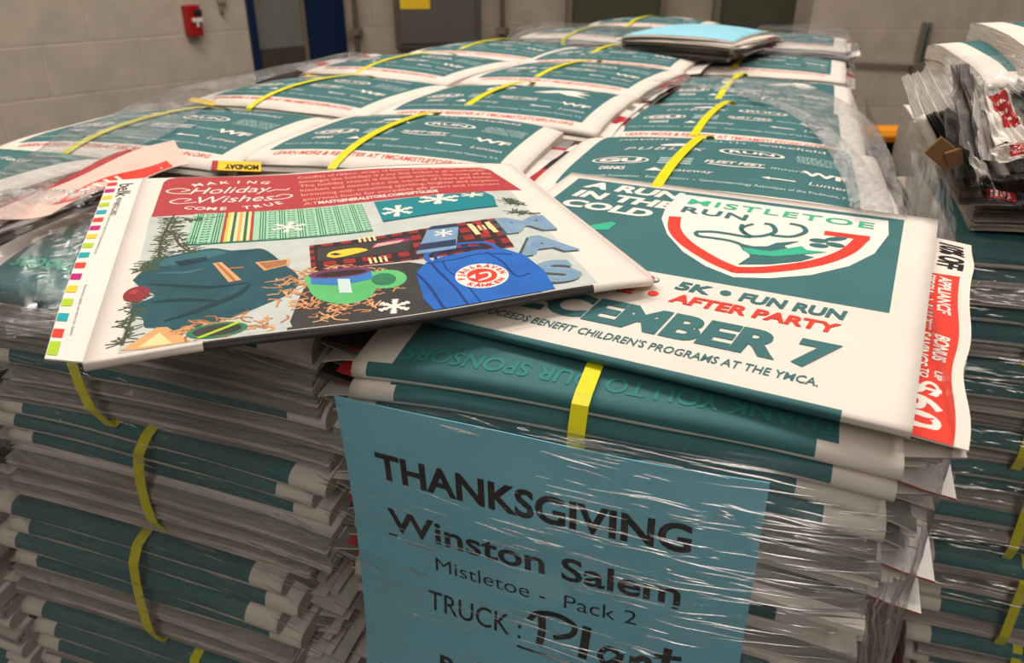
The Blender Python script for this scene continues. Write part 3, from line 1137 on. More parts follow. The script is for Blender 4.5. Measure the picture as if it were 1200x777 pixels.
# ------------------------------------------------------------------ near pallet, top layer (row by row behind the front)
# (X near-left, Y near, h of the top, turn, tilt up at the back, slide of the top sheet, sponsor variant, label)
TOPS = [
    (-1.20, 3.42, 0.985, 0.0, 0.0, 0.00, 0, 'bundle right behind the loose race newspaper, sponsor page up, film over its right corner'),
    (-1.22, 5.08, 1.04, -1.0, 0.0, 0.06, 0, 'third bundle back in the right column, strap crossing its red line of lettering'),
    (-1.24, 6.62, 1.09, -1.0, 3.2, 0.10, 1, 'fourth bundle back in the right column, tipped up behind, with a white bird logo'),
    (-1.24, 8.25, 1.00, -1.5, 0.6, 0.05, 0, 'rearmost whole bundle of the right column, just in front of the blue-covered stack'),
    (-2.98, 3.62, 1.00, 4.0, 0.0, 0.02, 0, 'sponsor-page bundle behind the holiday newspaper, middle column, long yellow strap'),
    (-2.84, 5.02, 0.975, 0.0, 0.6, 0.10, 1, 'middle-column bundle with large white P and bird logos, behind the long-strapped one'),
    (-2.78, 6.55, 0.945, -8.0, 0.5, 0.05, 0, 'middle-column bundle third behind the holiday newspaper, white edge raised toward the camera'),
    (-2.70, 7.95, 0.93, -3.0, 0.4, 0.20, 0, 'middle-column bundle beside the blue-covered stack, small and far'),
    (-4.62, 3.30, 1.01, 6.0, 0.0, 0.02, 0, 'left-column bundle half under hazy film, its strap running across the sponsor page'),
    (-4.50, 5.05, 0.98, -4.0, 0.3, 0.02, 0, 'left-column bundle second along the block wall, red line and white edge facing the camera'),
    (-4.50, 6.72, 0.945, -10.0, 0.4, 0.03, 0, 'left-column bundle third along the wall with a yellow tab under its left corner'),
    (-4.20, 8.20, 0.93, -8.0, 0.3, 0.10, 0, 'far left-column bundle below the electrical panel'),
]
for q, (X, Y, h, turn, tilt, slide, var, lab) in enumerate(TOPS):
    INS_R[:] = INS_S if q < 4 else INS_B
    bt = bundle(V(X, Y, h) + Vector((0, 0, -LAYER)), (R(tilt), 0, R(turn)), ['down', 'up', 'down', 'up', 'up', 'up'], lab, 'strapped sponsor-page bundles on top of the near load', 200 + q, slide=slide * U, top=TOP_M[var])
    if q == 4:
        # yellow headed page upside down under the near edge
        s = Soup()
        cq = [at_h(247, 199, 1.035), at_h(306, 201, 1.035), at_h(306, 190, 1.04), at_h(249, 188, 1.04)]
        S_md = lambda x, y: (cq[0] * (1 - x) + cq[1] * x) * (1 - y) + (cq[3] * (1 - x) + cq[2] * x) * y - cq[0]
        s.grid(lambda i, j: S_md(i / 8, j / 4), 8, 4, lambda i, j: 'insert_red' if i < 1 else 'yellow_print', True, 0.0008)
        me = s.mesh('insert_pages')
        ta = Art(1.0)
        vs_, fs_ = text_shape('MONDAY', 1.0, 0.05)
        x0_, x1_ = min(v[0] for v in vs_), max(v[0] for v in vs_)
        h_ = max(v[1] for v in vs_)
        ta.raw([(0.95 - 0.68 * (v[0] - x0_) / (x1_ - x0_), 0.62 - 0.5 * v[1] / h_) for v in vs_], fs_, 'print_black', 1)
        sa = Soup()
        ta.put(sa, S_md)
        art_join(me, sa)
        par_ = [o for o in bt.children if o.name.startswith('newspaper')][-2]
        o = part('insert_pages', me, par_)
        bpy.context.view_layer.update()
        o.matrix_parent_inverse = par_.matrix_world.inverted()
        o.location = cq[0]
    if q in (9, 10):
        tq = [at_h(*c_) for c_ in ([(220, 118, 1.0), (250, 124, 1.0), (252, 119, 1.0), (226, 114, 1.0)] if q == 9 else [(354, 91, 0.975), (396, 98, 0.975), (398, 93, 0.975), (360, 87, 0.975)])]
        s = Soup()
        s.grid(lambda i, j: ((tq[0] * (1 - i / 4) + tq[1] * (i / 4)) * (1 - j / 3) + (tq[3] * (1 - i / 4) + tq[2] * (i / 4)) * (j / 3)) - tq[0], 4, 3, 'yellow_print', True, 0.0008)
        par_ = [o for o in bt.children if o.name.startswith('newspaper')][-2]
        o = part('insert_pages', s.mesh('insert_pages'), par_)
        bpy.context.view_layer.update()
        o.matrix_parent_inverse = par_.matrix_world.inverted()
        o.location = tq[0]
# left column, front bundle: only its right part is in the picture
bundle(V(-5.12, 1.72, 0.99) + Vector((0, 0, -LAYER)), (0, 0, R(5)), ['down', 'up', 'down', 'up', 'up', 'up'], 'left-column front bundle cut off by the left picture edge, sponsor page up', 'strapped sponsor-page bundles on top of the near load', 231, top=TOP_M[0])
# far bundles beyond the last row
bundle(V(-3.35, 9.80, 0.86) + Vector((0, 0, -LAYER)), (0, 0, R(-12)), ['down', 'up', 'down', 'up', 'down', 'up'], 'hazy film-covered bundle at the far end, left of the blue-covered stack', 'strapped sponsor-page bundles on top of the near load', 241, top=TOP_M[0])
bundle(V(-2.95, 11.4, 0.84) + Vector((0, 0, -LAYER)), (0, 0, R(-4)), ['down', 'up', 'down', 'up', 'down', 'up'], 'farthest bundle in view, beyond the hazy one left of the blue-covered stack', 'strapped sponsor-page bundles on top of the near load', 242, top=TOP_M[1])
bundle(V(-1.18, 9.95, 0.90) + Vector((0, 0, -LAYER)), (0, 0, R(-2)), ['down', 'up', 'down', 'up', 'down', 'up'], 'film-covered bundle right of the blue-covered stack, purple inserts at its right end', 'strapped sponsor-page bundles on top of the near load', 243, top=TOP_M[0])
# ------------------------------------------------------------------ pile with pale blue cover sheets lying on the far end
pile = empty('blue_covered_stack', V(-1.80, 8.55, 0.915), (0, 0, R(-14)))
tag(pile, 'loose stack of papers with a pale blue cover sheet lying on the far bundles', 'paper stack')
rnd = random.Random(5)
for k in range(4):
    n = part('newspaper', rnd.choice(UP_M), pile, (rnd.uniform(-0.01, 0.01), rnd.uniform(-0.01, 0.01), k * 0.0075), (0, 0, rnd.uniform(-0.08, 0.08)))
    n.scale = (0.72, 0.85, 0.40)
    part('insert_pages', INS_L[k % 5], n)
    part('insert_pages', INS_R[k % 5], n)
s = Soup()
Sb = sag_surface(PW * 0.71, PD * 0.83, 0.0, 0.006, 0.004, 0.006, 3)
folded_paper(s, PW * 0.71, PD * 0.83, Sb, lambda x, y: 0.006, 'open', 'fold', None, 77, 5, 0.006, top='pale_blue_sheet', fold_mat='pale_blue_sheet')
me = s.mesh('cover_sheet')
weld(me)
part('cover_sheet', me, pile, (0.006, 0.0, 0.0395), (0, 0, 0.04), 'pale blue cover sheet')

# ------------------------------------------------------------------ front faces of the near pallet
def front_paper(orient, seed, t=TN, **k):
    return paper_mesh('folded_newspaper', orient, t, seed, nx=30, **k)


TN2 = 0.118 * U
# right stack: top bundle (its upper papers show teal folds, its lower ones loose page edges)
spec = [front_paper('up', 301, 0.09 * U, edge='newsprint', leaves=3, rag=0.018), front_paper('up', 302, 0.09 * U, edge='newsprint', leaves=3, rag=0.016), front_paper('up', 303, 0.09 * U, edge='newsprint', leaves=3, rag=0.016),
        front_paper('down', 304, 0.075 * U, fold_span=(0.03, PW - 0.030)), front_paper('down', 305, 0.075 * U, fold_span=(0.022, PW - 0.041)), front_paper('down', 307, 0.07 * U, fold_span=(0.03, PW - 0.033)),
        front_paper('down', 306, 0.07 * U, spine_text=True, fold_span=(0.012, PW - 0.036))]
hs = [0.09 * U] * 3 + [0.075 * U, 0.075 * U, 0.07 * U, 0.07 * U]
HA = sum(hs)
b = bundle(V(-1.26, 1.96, 1.135) + Vector((0, 0, -HA)), (R(1.6), 0, 0), spec, 'front bundle directly under the loose race newspaper, teal folds and fanned white ends',
           None, 310, strap=False, jitter=0.003, hs=hs)
part('strap', strap_mesh('strap', 0.145, HA), b, (0, -0.002, 0.0005), label='yellow plastic strap')
zA = ground_z(1.135) - HA
INS_R[:] = INS_S
FRONT_R = ['second bundle down in the right front stack, mostly hidden by the blue sign', 'third bundle down in the right front stack, behind the lower half of the blue sign', 'fourth bundle down in the right front stack, near the bottom of the picture', 'fifth bundle down in the right front stack, at the bottom picture edge']
z = zA
lay = (zA - BASE) / 8
for k in range(4):
    hs = [lay / 6] * 6
    t = lay / 6
    sp = [front_paper('up', 320 + 10 * k, t, leaves=4, rag=0.014), front_paper('up', 321 + 10 * k, t, leaves=4, rag=0.018), front_paper('down', 322 + 10 * k, t), front_paper('up', 323 + 10 * k, t, leaves=4, rag=0.014), front_paper('down', 324 + 10 * k, t), front_paper('down', 325 + 10 * k, t)]
    z -= lay
    b = bundle(V(-1.27 + 0.03 * (k % 2), 1.97, 0) * 1.0 + Vector((0, 0, z - CZ)), (0, 0, R(0.8 * (-1) ** k)), sp, FRONT_R[k], None, 330 + k, strap=False, jitter=0.005, hs=hs)
    part('strap', strap_mesh('strap', 0.145, lay), b, (0, -0.002, 0.0005), label='yellow plastic strap')

INS_R[:] = INS_B
# middle stack: its front face fills the lower left of the picture
MID = [  # (dx, top h, height, roll, papers bottom-up, label)
    (-3.13, 1.09, 0.60, 2.0, 'UUDUUD', 'top bundle of the left front stack, drooping teal fold with thank-you lettering under film'),
    (-3.25, 1.71, 0.53, 5.0, 'UUUDDD', 'second bundle down in the left front stack, teal folds over pale page edges'),
    (-3.50, 2.36, 0.64, 4.5, 'UUDDDD', 'third bundle down in the left front stack, thank-you lettering and a curved strap'),
    (-3.52, 3.04, 0.60, 4.0, 'UDUDDD', 'fourth bundle down in the left front stack, at the bottom left of the picture'),
    (-3.52, 3.66, 0.60, 2.0, 'UDUDDD', 'lowest bundle in view in the left front stack'),
]
sx_strap = [0.10, 0.15, 0.155, 0.19, 0.19]
for k, (X, h, H, roll, papers, lab) in enumerate(MID):
    t = H * U / 6
    sp = [front_paper('up' if c == 'U' else 'down', 400 + 10 * k + i, t, leaves=4, rag=0.009, ay=0.016 if k == 0 else 0.008, spine_text=(i == 5 and k in (0, 2))) for i, c in enumerate(papers)]
    if k == 0:
        sp[5] = paper_mesh('sponsor_page_newspaper', 'down', t, 405, art=SPONSOR[1], ax=0.006, ay=0.016, nx=30, fold_span=(0.012, PW - 0.04))
    # roll about the right end so that the stack leans away to the left
    b = bundle(V(X, 2.06, h) + Vector((0, 0, -H * U)), (R(1.0 if k == 0 else 0), R(roll * 0.55), R(1.5)), sp, lab, None, 450 + k, strap=False, jitter=0.006, hs=[t] * 6)
    part('strap', strap_mesh('strap', sx_strap[k], H * U, ay=0.016 if k == 0 else 0.008, front_bow=-0.012 + 0.004 * k, skew=-0.02), b, (0, -0.002, 0.0005), label='yellow plastic strap')
    if k == 0:
        top_left = [o for o in b.children if o.name.startswith('newspaper')][-1]
# pink advertising leaves fanned out of that top newspaper on its left
for q, (quad, mn) in enumerate((([(-40, 270, 1.0), (70, 238, 0.995), (205, 176, 0.985), (150, 176, 0.975)], 'insert_red'), ([(-30, 262, 0.985), (60, 250, 0.985), (222, 194, 0.965), (204, 163, 0.945)], 'pink_page'))):
    cq = [at_h(*c_) for c_ in quad]
    o_ = cq[1].copy()
    s = Soup()

    def S_pk(x, y, cq=cq, o_=o_, q=q):
        p = (cq[0] * (1 - y) + cq[3] * y) * (1 - x) + (cq[1] * (1 - y) + cq[2] * y) * x
        return p - o_ + Vector((0, 0, 0.004 * math.sin(PI * y) + 0.002 * math.sin(9 * y + 5 * x + q)))
    s.grid(lambda i, j: S_pk(i / 8, j / 20), 8, 20, mn, True, 0.0007)
    me = s.mesh('insert_pages')
    if mn == 'pink_page':
        a = Art(1.0)
        for j in range(16):
            y0, y1 = 0.15 + 0.045 * j, 0.15 + 0.045 * (j + 1)
            a.raw([(0.62, y0), (0.97, y0), (0.97, y1), (0.62, y1)], [[0, 1, 2, 3]], 'print_red', 1)
        for j in range(9):
            y0 = 0.22 + 0.07 * j
            a.raw([(0.68, y0), (0.90, y0), (0.90, y0 + 0.022), (0.68, y0 + 0.022)], [[0, 1, 2, 3]], 'print_white', 2)
        sa = Soup()
        a.put(sa, S_pk)
        art_join(me, sa)
    o = part('insert_pages', me, top_left)
    bpy.context.view_layer.update()
    o.matrix_parent_inverse = top_left.matrix_world.inverted()
    o.location = o_
# left stack, seen at the lower left corner
for k in range(2):
    h = 2.75 + 0.6 * k
    bundle(V(-5.32, 2.02, h) + Vector((0, 0, -LAYER)), (0, R(2), R(1)), ['up', 'down', 'up', 'down', 'down', 'down'], ['bundle at the left picture edge beside the third bundle of the left front stack', 'lowest bundle at the left picture edge'][k], None, 470 + k, strap_me=STRAP_FLAT)

# plain bundles that fill the wrapped load
s = Soup()
for k, orient in enumerate(('up', 'up', 'down', 'up', 'down', 'down')):
    S = sag_surface(PW, PD, TN, 0.004, 0.004, 0)
    s2 = Soup()
    folded_paper(s2, PW, PD, S, lambda x, y: TN * 0.97, 'open' if orient == 'up' else 'fold', 'fold' if orient == 'up' else 'open', TEAL_UP if orient == 'up' else TEAL_DOWN, 500 + k, 4, 0.008, nx=10, ny=4)
    s.add([(p[0], p[1], p[2] + k * TN) for p in s2.v], s2.f, s2.m)
FILL = s.mesh('strapped_newspapers')
weld(FILL)
fill_n = 0


def fill(x, y, z, rz=0.0, lab='plain strapped bundle inside the wrapped near load', grp='bundles inside the near wrapped load'):
    o = bpy.data.objects.new('newspaper_bundle', FILL)
    C.objects.link(o)
    o.location = (x, y, z)
    o.rotation_euler = (0, 0, rz)
    tag(o, lab, 'newspaper bundle', grp)
    return o


rnd = random.Random(8)
for ci, X in enumerate((XR, XM, XL)):
    for ri, Y in enumerate([1.97] + ROWS[1:]):
        for l in range(8):
            tops = [t_[2] for t_ in TOPS[4 * ci:4 * ci + 4]]
            pitch = LAYER if ri == 0 else (ground_z(tops[ri - 1]) - LAYER - 0.012 - BASE) / 8
            z = BASE + l * pitch
            if ri == 0 and (z + LAYER > ground_z((3.92, 4.3, 3.92)[ci]) or False):
                continue
            fill(X * U + rnd.uniform(-0.004, 0.004) + (-0.09 if ci > 0 and ri == 0 else 0), Y * U + rnd.uniform(-0.004, 0.004), z, rnd.uniform(-0.01, 0.01)).scale.z = 0.985 * pitch / LAYER

for k in range(2):
    fill(-5.24 * U, 1.86 * U, ground_z(0.99) - LAYER * (2 + k) - 0.004, 0.03)
# ------------------------------------------------------------------ the loose race newspaper
def bilinear(c00, c10, c11, c01, W, D, bulge=0.0, extra=None):
    c00, c10, c11, c01 = map(Vector, (c00, c10, c11, c01))

    def S(x, y):
        u, v = x / W, y / D
        p = c00 * (1 - u) * (1 - v) + c10 * u * (1 - v) + c11 * u * v + c01 * (1 - u) * v
        p = p.copy()
        p.z += bulge * 4 * v * (1 - v)
        if extra: p += extra(u, v)
        return p
    return S


FW_, FD_ = 1.66 * U, 1.53 * U
fNL, fNR, fFR, fFL = V(-1.218, 2.181, 1.10), V(0.4246, 1.9415, 1.10), V(0.645, 3.452, 0.97), V(-0.9975, 3.692, 0.97)
race_o = fNL.copy()
Sw = bilinear(fNL, fNR, fFR, fFL, FW_, FD_, 0.0005)
S_race = lambda x, y: Sw(x, y) - race_o
race = empty('race_newspaper', race_o)
tag(race, 'loose newspaper with the big teal race advertisement and reindeer shield, lying on the front bundles', 'newspaper')
s = Soup()
T_race = lambda x, y: 0.0062
folded_paper(s, FW_, FD_, S_race, T_race, 'fold', 'open', None, 601, 4, 0.002, nx=28, ny=16, fold_mat='teal', fold_span=(0.003, 1.487 * U), fold_lip=2)
me = s.mesh('front_page')
weld(me)
a = Art(U)
a.poly([(0.085, 1.462), (1.536, 1.47), (1.551, 0.61), (0.085, 0.60)], 'teal', 0)
sh = [(0.608, 1.425), (0.863, 1.428), (1.135, 1.428), (1.478, 1.434), (1.492, 1.28), (1.46, 1.073), (1.389, 0.923), (1.276, 0.795), (1.148, 0.713), (1.03, 0.672), (0.914, 0.723), (0.802, 0.814), (0.693, 0.954), (0.619, 1.107), (0.592, 1.257)]
a.poly(sh, 'print_white', 1)
red = [(0.665, 1.15), (0.705, 1.015), (0.791, 0.895), (0.925, 0.785), (1.025, 0.732), (1.135, 0.785), (1.276, 0.905), (1.365, 1.05), (1.405, 1.21)]
a.stroke(red[:5], 0.052, 'print_red', 2)
a.stroke(red[4:], 0.052, 'print_red', 2)
a.stroke([(1.43, 1.212), (1.262, 1.205)], 0.045, 'print_red', 2, smooth=False)
a.ellipse(1.026, 0.735, 0.03, 0.028, 'print_red', 2)
a.text('MISTLETOE', 0.668, 1.318, 0.066, 'print_green', 3, width=0.765, align='l', bold=0.014, space=1.15)
a.text('RUN', 0.668, 1.215, 0.066, 'teal', 3, width=0.280, align='l', bold=0.028, space=1.15)
a.stroke([(0.792, 1.022), (0.851, 1.047), (0.915, 1.051), (0.966, 1.048), (1.01, 1.05)], 0.02, 'teal', 3)
a.stroke([(0.792, 1.022), (0.812, 0.985), (0.88, 0.986), (0.937, 0.985), (0.986, 0.965), (1.015, 0.919)], 0.018, 'teal', 3)
a.poly([(0.985, 0.972), (1.036, 0.965), (1.085, 0.985), (1.107, 1.029), (1.19, 1.085), (1.141, 1.015), (1.178, 0.971), (1.262, 0.95), (1.225, 0.899), (1.124, 0.826), (1.02, 0.782), (1.045, 0.866), (1.026, 0.915)], 'teal', 3)
a.poly([(0.993, 0.936), (1.101, 0.939), (1.203, 1.035), (1.226, 1.005), (1.30, 1.015), (1.224, 0.964), (1.132, 0.902), (1.042, 0.883)], 'print_green', 4)
a.stroke([(1.001, 1.055), (0.955, 1.112), (0.945, 1.17)], 0.018, 'teal', 3, taper=False)
a.stroke([(1.001, 1.055), (1.047, 1.082), (1.082, 1.14), (1.058, 1.205), (1.025, 1.212)], 0.020, 'teal', 3)
a.stroke([(1.01, 1.06), (0.965, 1.09), (0.955, 1.14), (0.985, 1.19)], 0.016, 'teal', 3)
a.stroke([(1.075, 1.10), (1.15, 1.116), (1.192, 1.184), (1.170, 1.240), (1.120, 1.250)], 0.020, 'teal', 3)
for (x, y, rx, ry, ro) in ((1.254, 1.116, 0.035, 0.020, 0.2), (1.312, 1.158, 0.045, 0.018, 0.6), (1.262, 1.068, 0.035, 0.020, 0.1), (1.318, 1.098, 0.035, 0.02, -0.1)):
    a.ellipse(x, y, rx, ry, 'teal', 3, ro)
for body, x, y in (('A RUN', 0.150, 1.352), ('IN THE', 0.150, 1.225), ('COLD', 0.150, 1.098)):
    a.text(body, x, y, 0.085, 'print_white', 2, align='l', bold=0.045, shear=0.12, sx=1.28)
a.poly([(0.35, 0.90), (0.436, 0.995), (0.462, 0.985), (0.455, 0.905), (0.40, 0.885)], 'print_green', 2)
a.text('10K RUN', 0.55, 0.505, 0.062, 'teal', 2, align='c', bold=0.04, shear=0.12, width=0.33)
a.ellipse(0.778, 0.540, 0.019, 0.019, 'teal', 2)
a.text('5K', 0.862, 0.505, 0.062, 'teal', 2, align='l', bold=0.04, shear=0.12, width=0.125)
a.ellipse(1.035, 0.540, 0.019, 0.019, 'teal', 2)
a.text('FUN RUN', 1.085, 0.505, 0.062, 'teal', 2, align='l', bold=0.04, shear=0.12, width=0.345)
a.text('HEALTHCARE', 0.745, 0.408, 0.062, 'print_red', 2, align='r', bold=0.04, shear=0.12, width=0.55)
a.ellipse(0.807, 0.440, 0.019, 0.019, 'print_red', 2)
a.text('AFTER PARTY', 0.870, 0.408, 0.062, 'print_red', 2, align='l', bold=0.04, shear=0.12, width=0.555)
a.text('DECEMBER 7', 0.235, 0.185, 0.150, 'teal', 2, align='l', bold=0.05, shear=0.10, width=1.21)
a.text("ALL PROCEEDS BENEFIT CHILDREN'S PROGRAMS AT THE YMCA.", 0.205, 0.085, 0.042, 'teal', 2, align='l', bold=0.012, shear=0.1, width=1.205)
a.text('THANK YOU TO OUR SPONSORS', 0.8, 0.02, 0.03, 'print_white', 2, width=1.0)
a.items.pop()
sa = Soup()
a.put(sa, S_race)
art_join(me, sa)
part('front_page', me, race)
# the appliance flyer that sticks out on the right, wavy edge
s = Soup()
c = [at_h(1100, 270, 0.995) , at_h(1141, 279, 1.0), at_h(1133, 521, 1.155), at_h(1066, 497, 1.125)]
c = [p - race_o for p in c]


def S_fly(x, y):                      # x: 0 left..1 right, y: 0 near..1 far
    L = c[3] * (1 - y) + c[0] * y
    Q = c[2] * (1 - y) + c[1] * y
    p = (L - Vector((0.02, 0, 0.0))) * (1 - x) + Q * x
    wv = 0.0012 * math.sin(y * 15 + 1.0) * x * x + 0.0028 * noise.noise(Vector((y * 5, x * 2, 3.3))) * x
    return p + Vector((wv, 0, 0.0025 * math.sin(y * 11) * x - 0.003))


s.grid(lambda i, j: S_fly(i / 8, j / 30), 8, 30, 'newsprint', True, 0.0008)
me = s.mesh('advertising_flyer')
a = Art(1.0)
xl = 0.42                              # what lies left of it is under the page
for j in range(20):
    y0, y1 = 0.735 * j / 20 + 0.0, 0.735 * (j + 1) / 20
    a.raw([(0.05, y0), (0.86, y0), (0.86, y1), (0.05, y1)], [[0, 1, 2, 3]], 'print_red', 1)


def vtext(body, x, y0, y1, size, m, bold=0.03):
    vs, fs = text_shape(body, 1.0, bold, 0.15)
    x0, x1 = min(v[0] for v in vs), max(v[0] for v in vs)
    h1 = max(v[1] for v in vs)
    a.raw([(x + (b / h1) * size, y0 + (p - x0) / (x1 - x0) * (y1 - y0)) for p, b in vs], fs, m, 2)


vtext('10% OFF', 0.52, 0.97, 0.775, 0.36, 'print_black', 0.03)
vtext('APPLIANCE', 0.60, 0.72, 0.53, 0.17, 'print_white')
vtext('SPECIAL VALUES**', 0.40, 0.725, 0.44, 0.15, 'print_white')
vtext('BONUS', 0.60, 0.43, 0.30, 0.17, 'print_white')
vtext('SAVINGS', 0.40, 0.43, 0.26, 0.15, 'print_white')
vtext('UP', 0.64, 0.25, 0.21, 0.10, 'print_white')
vtext('TO', 0.47, 0.25, 0.21, 0.10, 'print_white')
vtext('$60', 0.34, 0.205, 0.025, 0.40, 'print_white', 0.025)
sa = Soup()
a.put(sa, S_fly)
art_join(me, sa)
part('advertising_flyer', me, race, label='red and white appliance flyer sticking out at the right')

# ------------------------------------------------------------------ the holiday newspaper on top
HW, HD = 1.68 * U, 1.55 * U
hNL, hNR, hFR, hFL = at_h(97, 423, 1.02), at_h(764, 325, 0.995), at_h(600, 188, 0.94), at_h(167, 211, 0.90)
hol_o = V(-1.6, 2.9, 1.03)


def h_extra(u, v):
    return Vector((0, 0, -0.0005 * math.sin(PI * u) - 0.004 * max(0, (u - 0.86) / 0.14) ** 2 * (0.3 + v) * 0.5 + 0.0012 * math.sin(9 * u + 2 * v)))


Sh_ = bilinear(hNL, hNR, hFR, hFL, HW, HD, 0.0, h_extra)
S_hol = lambda x, y: Sh_(x, y) - hol_o
hol = empty('holiday_newspaper', hol_o)
tag(hol, 'folded newspaper with a red holiday wishes banner and gift photographs, lying across the bundles', 'newspaper')
s = Soup()
folded_paper(s, HW, HD, S_hol, lambda x, y: 0.0055, 'fold', 'open', None, 611, 5, 0.003, nx=30, ny=18, fold_mat='photo_charcoal', fold_span=(0.30 * U, 1.47 * U), fold_lip=2)
me = s.mesh('back_page')
weld(me)
a = Art(U)
rh = random.Random(3)
a.poly([(0.145, 0.004), (1.49, 0.004), (1.505, 0.5), (1.52, 1.07), (0.135, 1.07), (0.142, 0.5)], 'photo_ground', 0)
# red banner
a.poly([(0.14, 1.062), (1.575, 1.075), (1.53, 1.43), (1.49, 1.46), (1.0, 1.52), (0.6, 1.54), (0.2, 1.55), (0.165, 1.53), (0.15, 1.49)], 'band_red', 1)
cr = 'print_white'
a.arc_text('MAKING', 0.40, 1.12, 0.325, 2.02, 1.12, 0.038, cr, 2, 0.02)
a.arc_text('COME TRUE', 0.40, 1.50, 0.40, 4.28, 5.22, 0.036, cr, 2, 0.02, flip=True)
a.text('Holiday', 0.40, 1.315, 0.085, cr, 2, width=0.30, shear=0.35, bold=0.0)
a.text('Wishes', 0.42, 1.195, 0.085, cr, 2, width=0.27, shear=0.35, bold=0.0)
a.stroke([(0.26, 1.32), (0.19, 1.335), (0.17, 1.37), (0.21, 1.395), (0.25, 1.37), (0.22, 1.35)], 0.007, cr, 2)
a.stroke([(0.28, 1.21), (0.22, 1.20), (0.19, 1.225), (0.22, 1.26), (0.26, 1.25), (0.24, 1.225)], 0.007, cr, 2)
a.stroke([(0.53, 1.31), (0.565, 1.33), (0.60, 1.322), (0.615, 1.34)], 0.007, cr, 2)
a.stroke([(0.545, 1.20), (0.60, 1.21), (0.62, 1.245), (0.585, 1.262), (0.56, 1.24)], 0.007, cr, 2)
for k, ln in enumerate(('Candles of ribbon, wraps of festive paper and sugared treats', 'amongst the holidays is a joy that makes it all worthwhile', 'The holiday season is filled with parties, the cozy of the', 'kitchen and mixed into the warmth of heart and home', 'brimming with something sparkling, laughter and surprises', 'gourmet foods for incredible gift givers and receivers')):
    a.text(ln, 0.655, 1.462 - 0.060 * k - 0.0, 0.034, 'band_text', 2, align='l', width=0.86 - 0.015 * (k % 2))
a.text('AT', 0.655, 1.105, 0.032, 'band_text', 2, align='l')
a.text('MASTGENERALSTORE.COM/GIFTGUIDE', 0.71, 1.105, 0.034, cr, 2, align='l', width=0.50, bold=0.03)
# woven blanket
BL = [(0.262, 0.75), (0.872, 0.745), (0.872, 1.055), (0.280, 1.068)]


def bl(u, v):
    p0 = (BL[0][0] * (1 - u) + BL[1][0] * u, BL[0][1] * (1 - u) + BL[1][1] * u)
    p1 = (BL[3][0] * (1 - u) + BL[2][0] * u, BL[3][1] * (1 - u) + BL[2][1] * u)
    return (p0[0] * (1 - v) + p1[0] * v, p0[1] * (1 - v) + p1[1] * v)


def blr(u0, v0, u1, v1, m, l):
    a.poly([bl(u0, v0), bl(u1, v0), bl(u1, v1), bl(u0, v1)], m, l)


a.poly([(0.255, 0.735), (0.876, 0.73), (0.872, 0.75), (0.262, 0.76)], 'blanket_green', 1)
blr(0, 0, 1, 1, 'blanket_pale', 2)
for g in range(9):
    u = 0.02 + g * 0.108 + (0.03 if g > 2 else 0)
    if 0.17 < u < 0.32: continue
    for q in range(3):
        blr(u + q * 0.014, 0, u + q * 0.014 + 0.006, 1, 'blanket_green', 3)
    for q in range(12):
        blr(u + 0.048, q / 12 + 0.01, u + 0.092, q / 12 + 0.042, 'blanket_green', 3)
        blr(u + 0.060, q / 12 + 0.018, u + 0.080, q / 12 + 0.034, 'blanket_pale', 4)
for q, cc in enumerate(('band_red', 'tick_yellow', 'cream', 'blanket_green', 'cream', 'tan', 'cream', 'blanket_green', 'cream', 'band_red')):
    blr(0.175 + q * 0.0165, 0, 0.175 + (q + 1) * 0.0165, 1, cc, 4)


def flake(x, y, r, m='print_white', l=4, w_=0.012, ry=None):
    for k in range(3):
        an = PI * k / 3 + 0.3
        dx, dy = r * math.cos(an), (ry or r) * math.sin(an)
        a.stroke([(x - dx, y - dy), (x + dx, y + dy)], w_, m, l, smooth=False)
        for sg in (-1, 1):
            for t in (0.5, 0.8):
                cx, cy = x + sg * dx * t, y + sg * dy * t
                for so in (-0.6, 0.6):
                    b_ = an + so
                    a.stroke([(cx, cy), (cx + sg * r * 0.28 * math.cos(b_), cy + sg * (ry or r) * 0.28 * math.sin(b_))], w_ * 0.8, m, l, smooth=False)


flake(0.59, 0.86, 0.055, 'print_white', 5)
# teal box with snowflakes
a.poly([(0.925, 0.825), (1.40, 0.865), (1.425, 1.0), (1.40, 1.07), (0.925, 1.06)], 'box_teal', 1)
a.poly([(0.925, 0.812), (1.40, 0.85), (1.405, 0.868), (0.925, 0.828)], 'box_teal_edge', 2)
flake(1.00, 0.92, 0.062, w_=0.016)
flake(1.19, 1.01, 0.085, w_=0.02, ry=0.06)
flake(1.34, 1.03, 0.05, w_=0.012, ry=0.03)
# pine sprigs
for (x0, y0, x1, y1, n) in ((0.21, 1.05, 0.20, 0.55, 22), (0.22, 0.9, 0.31, 0.62, 10), (0.17, 0.40, 0.15, 0.05, 12), (0.24, 1.0, 0.34, 1.02, 7), (1.46, 0.94, 1.50, 0.86, 8), (1.44, 0.78, 1.50, 0.74, 6), (0.20, 0.66, 0.15, 0.55, 8)):
    mid = ((x0 + x1) / 2 + rh.uniform(-0.03, 0.03), (y0 + y1) / 2)
    a.stroke([(x0, y0), mid, (x1, y1)], 0.009, 'pine_twig', 1)
    for k in range(n):
        t = (k + 0.5) / n
        cx, cy = x0 + (x1 - x0) * t, y0 + (y1 - y0) * t
        for q in range(6):
            an = rh.uniform(0, 2 * PI)
            ln = rh.uniform(0.02, 0.055)
            a.stroke([(cx, cy), (cx + ln * math.cos(an), cy + ln * 0.8 * math.sin(an))], 0.005, 'pine', 2, smooth=False)
a.ellipse(0.155, 0.375, 0.035, 0.055, 'ornament', 3)
a.ellipse(0.147, 0.39, 0.012, 0.018, 'band_red', 4)
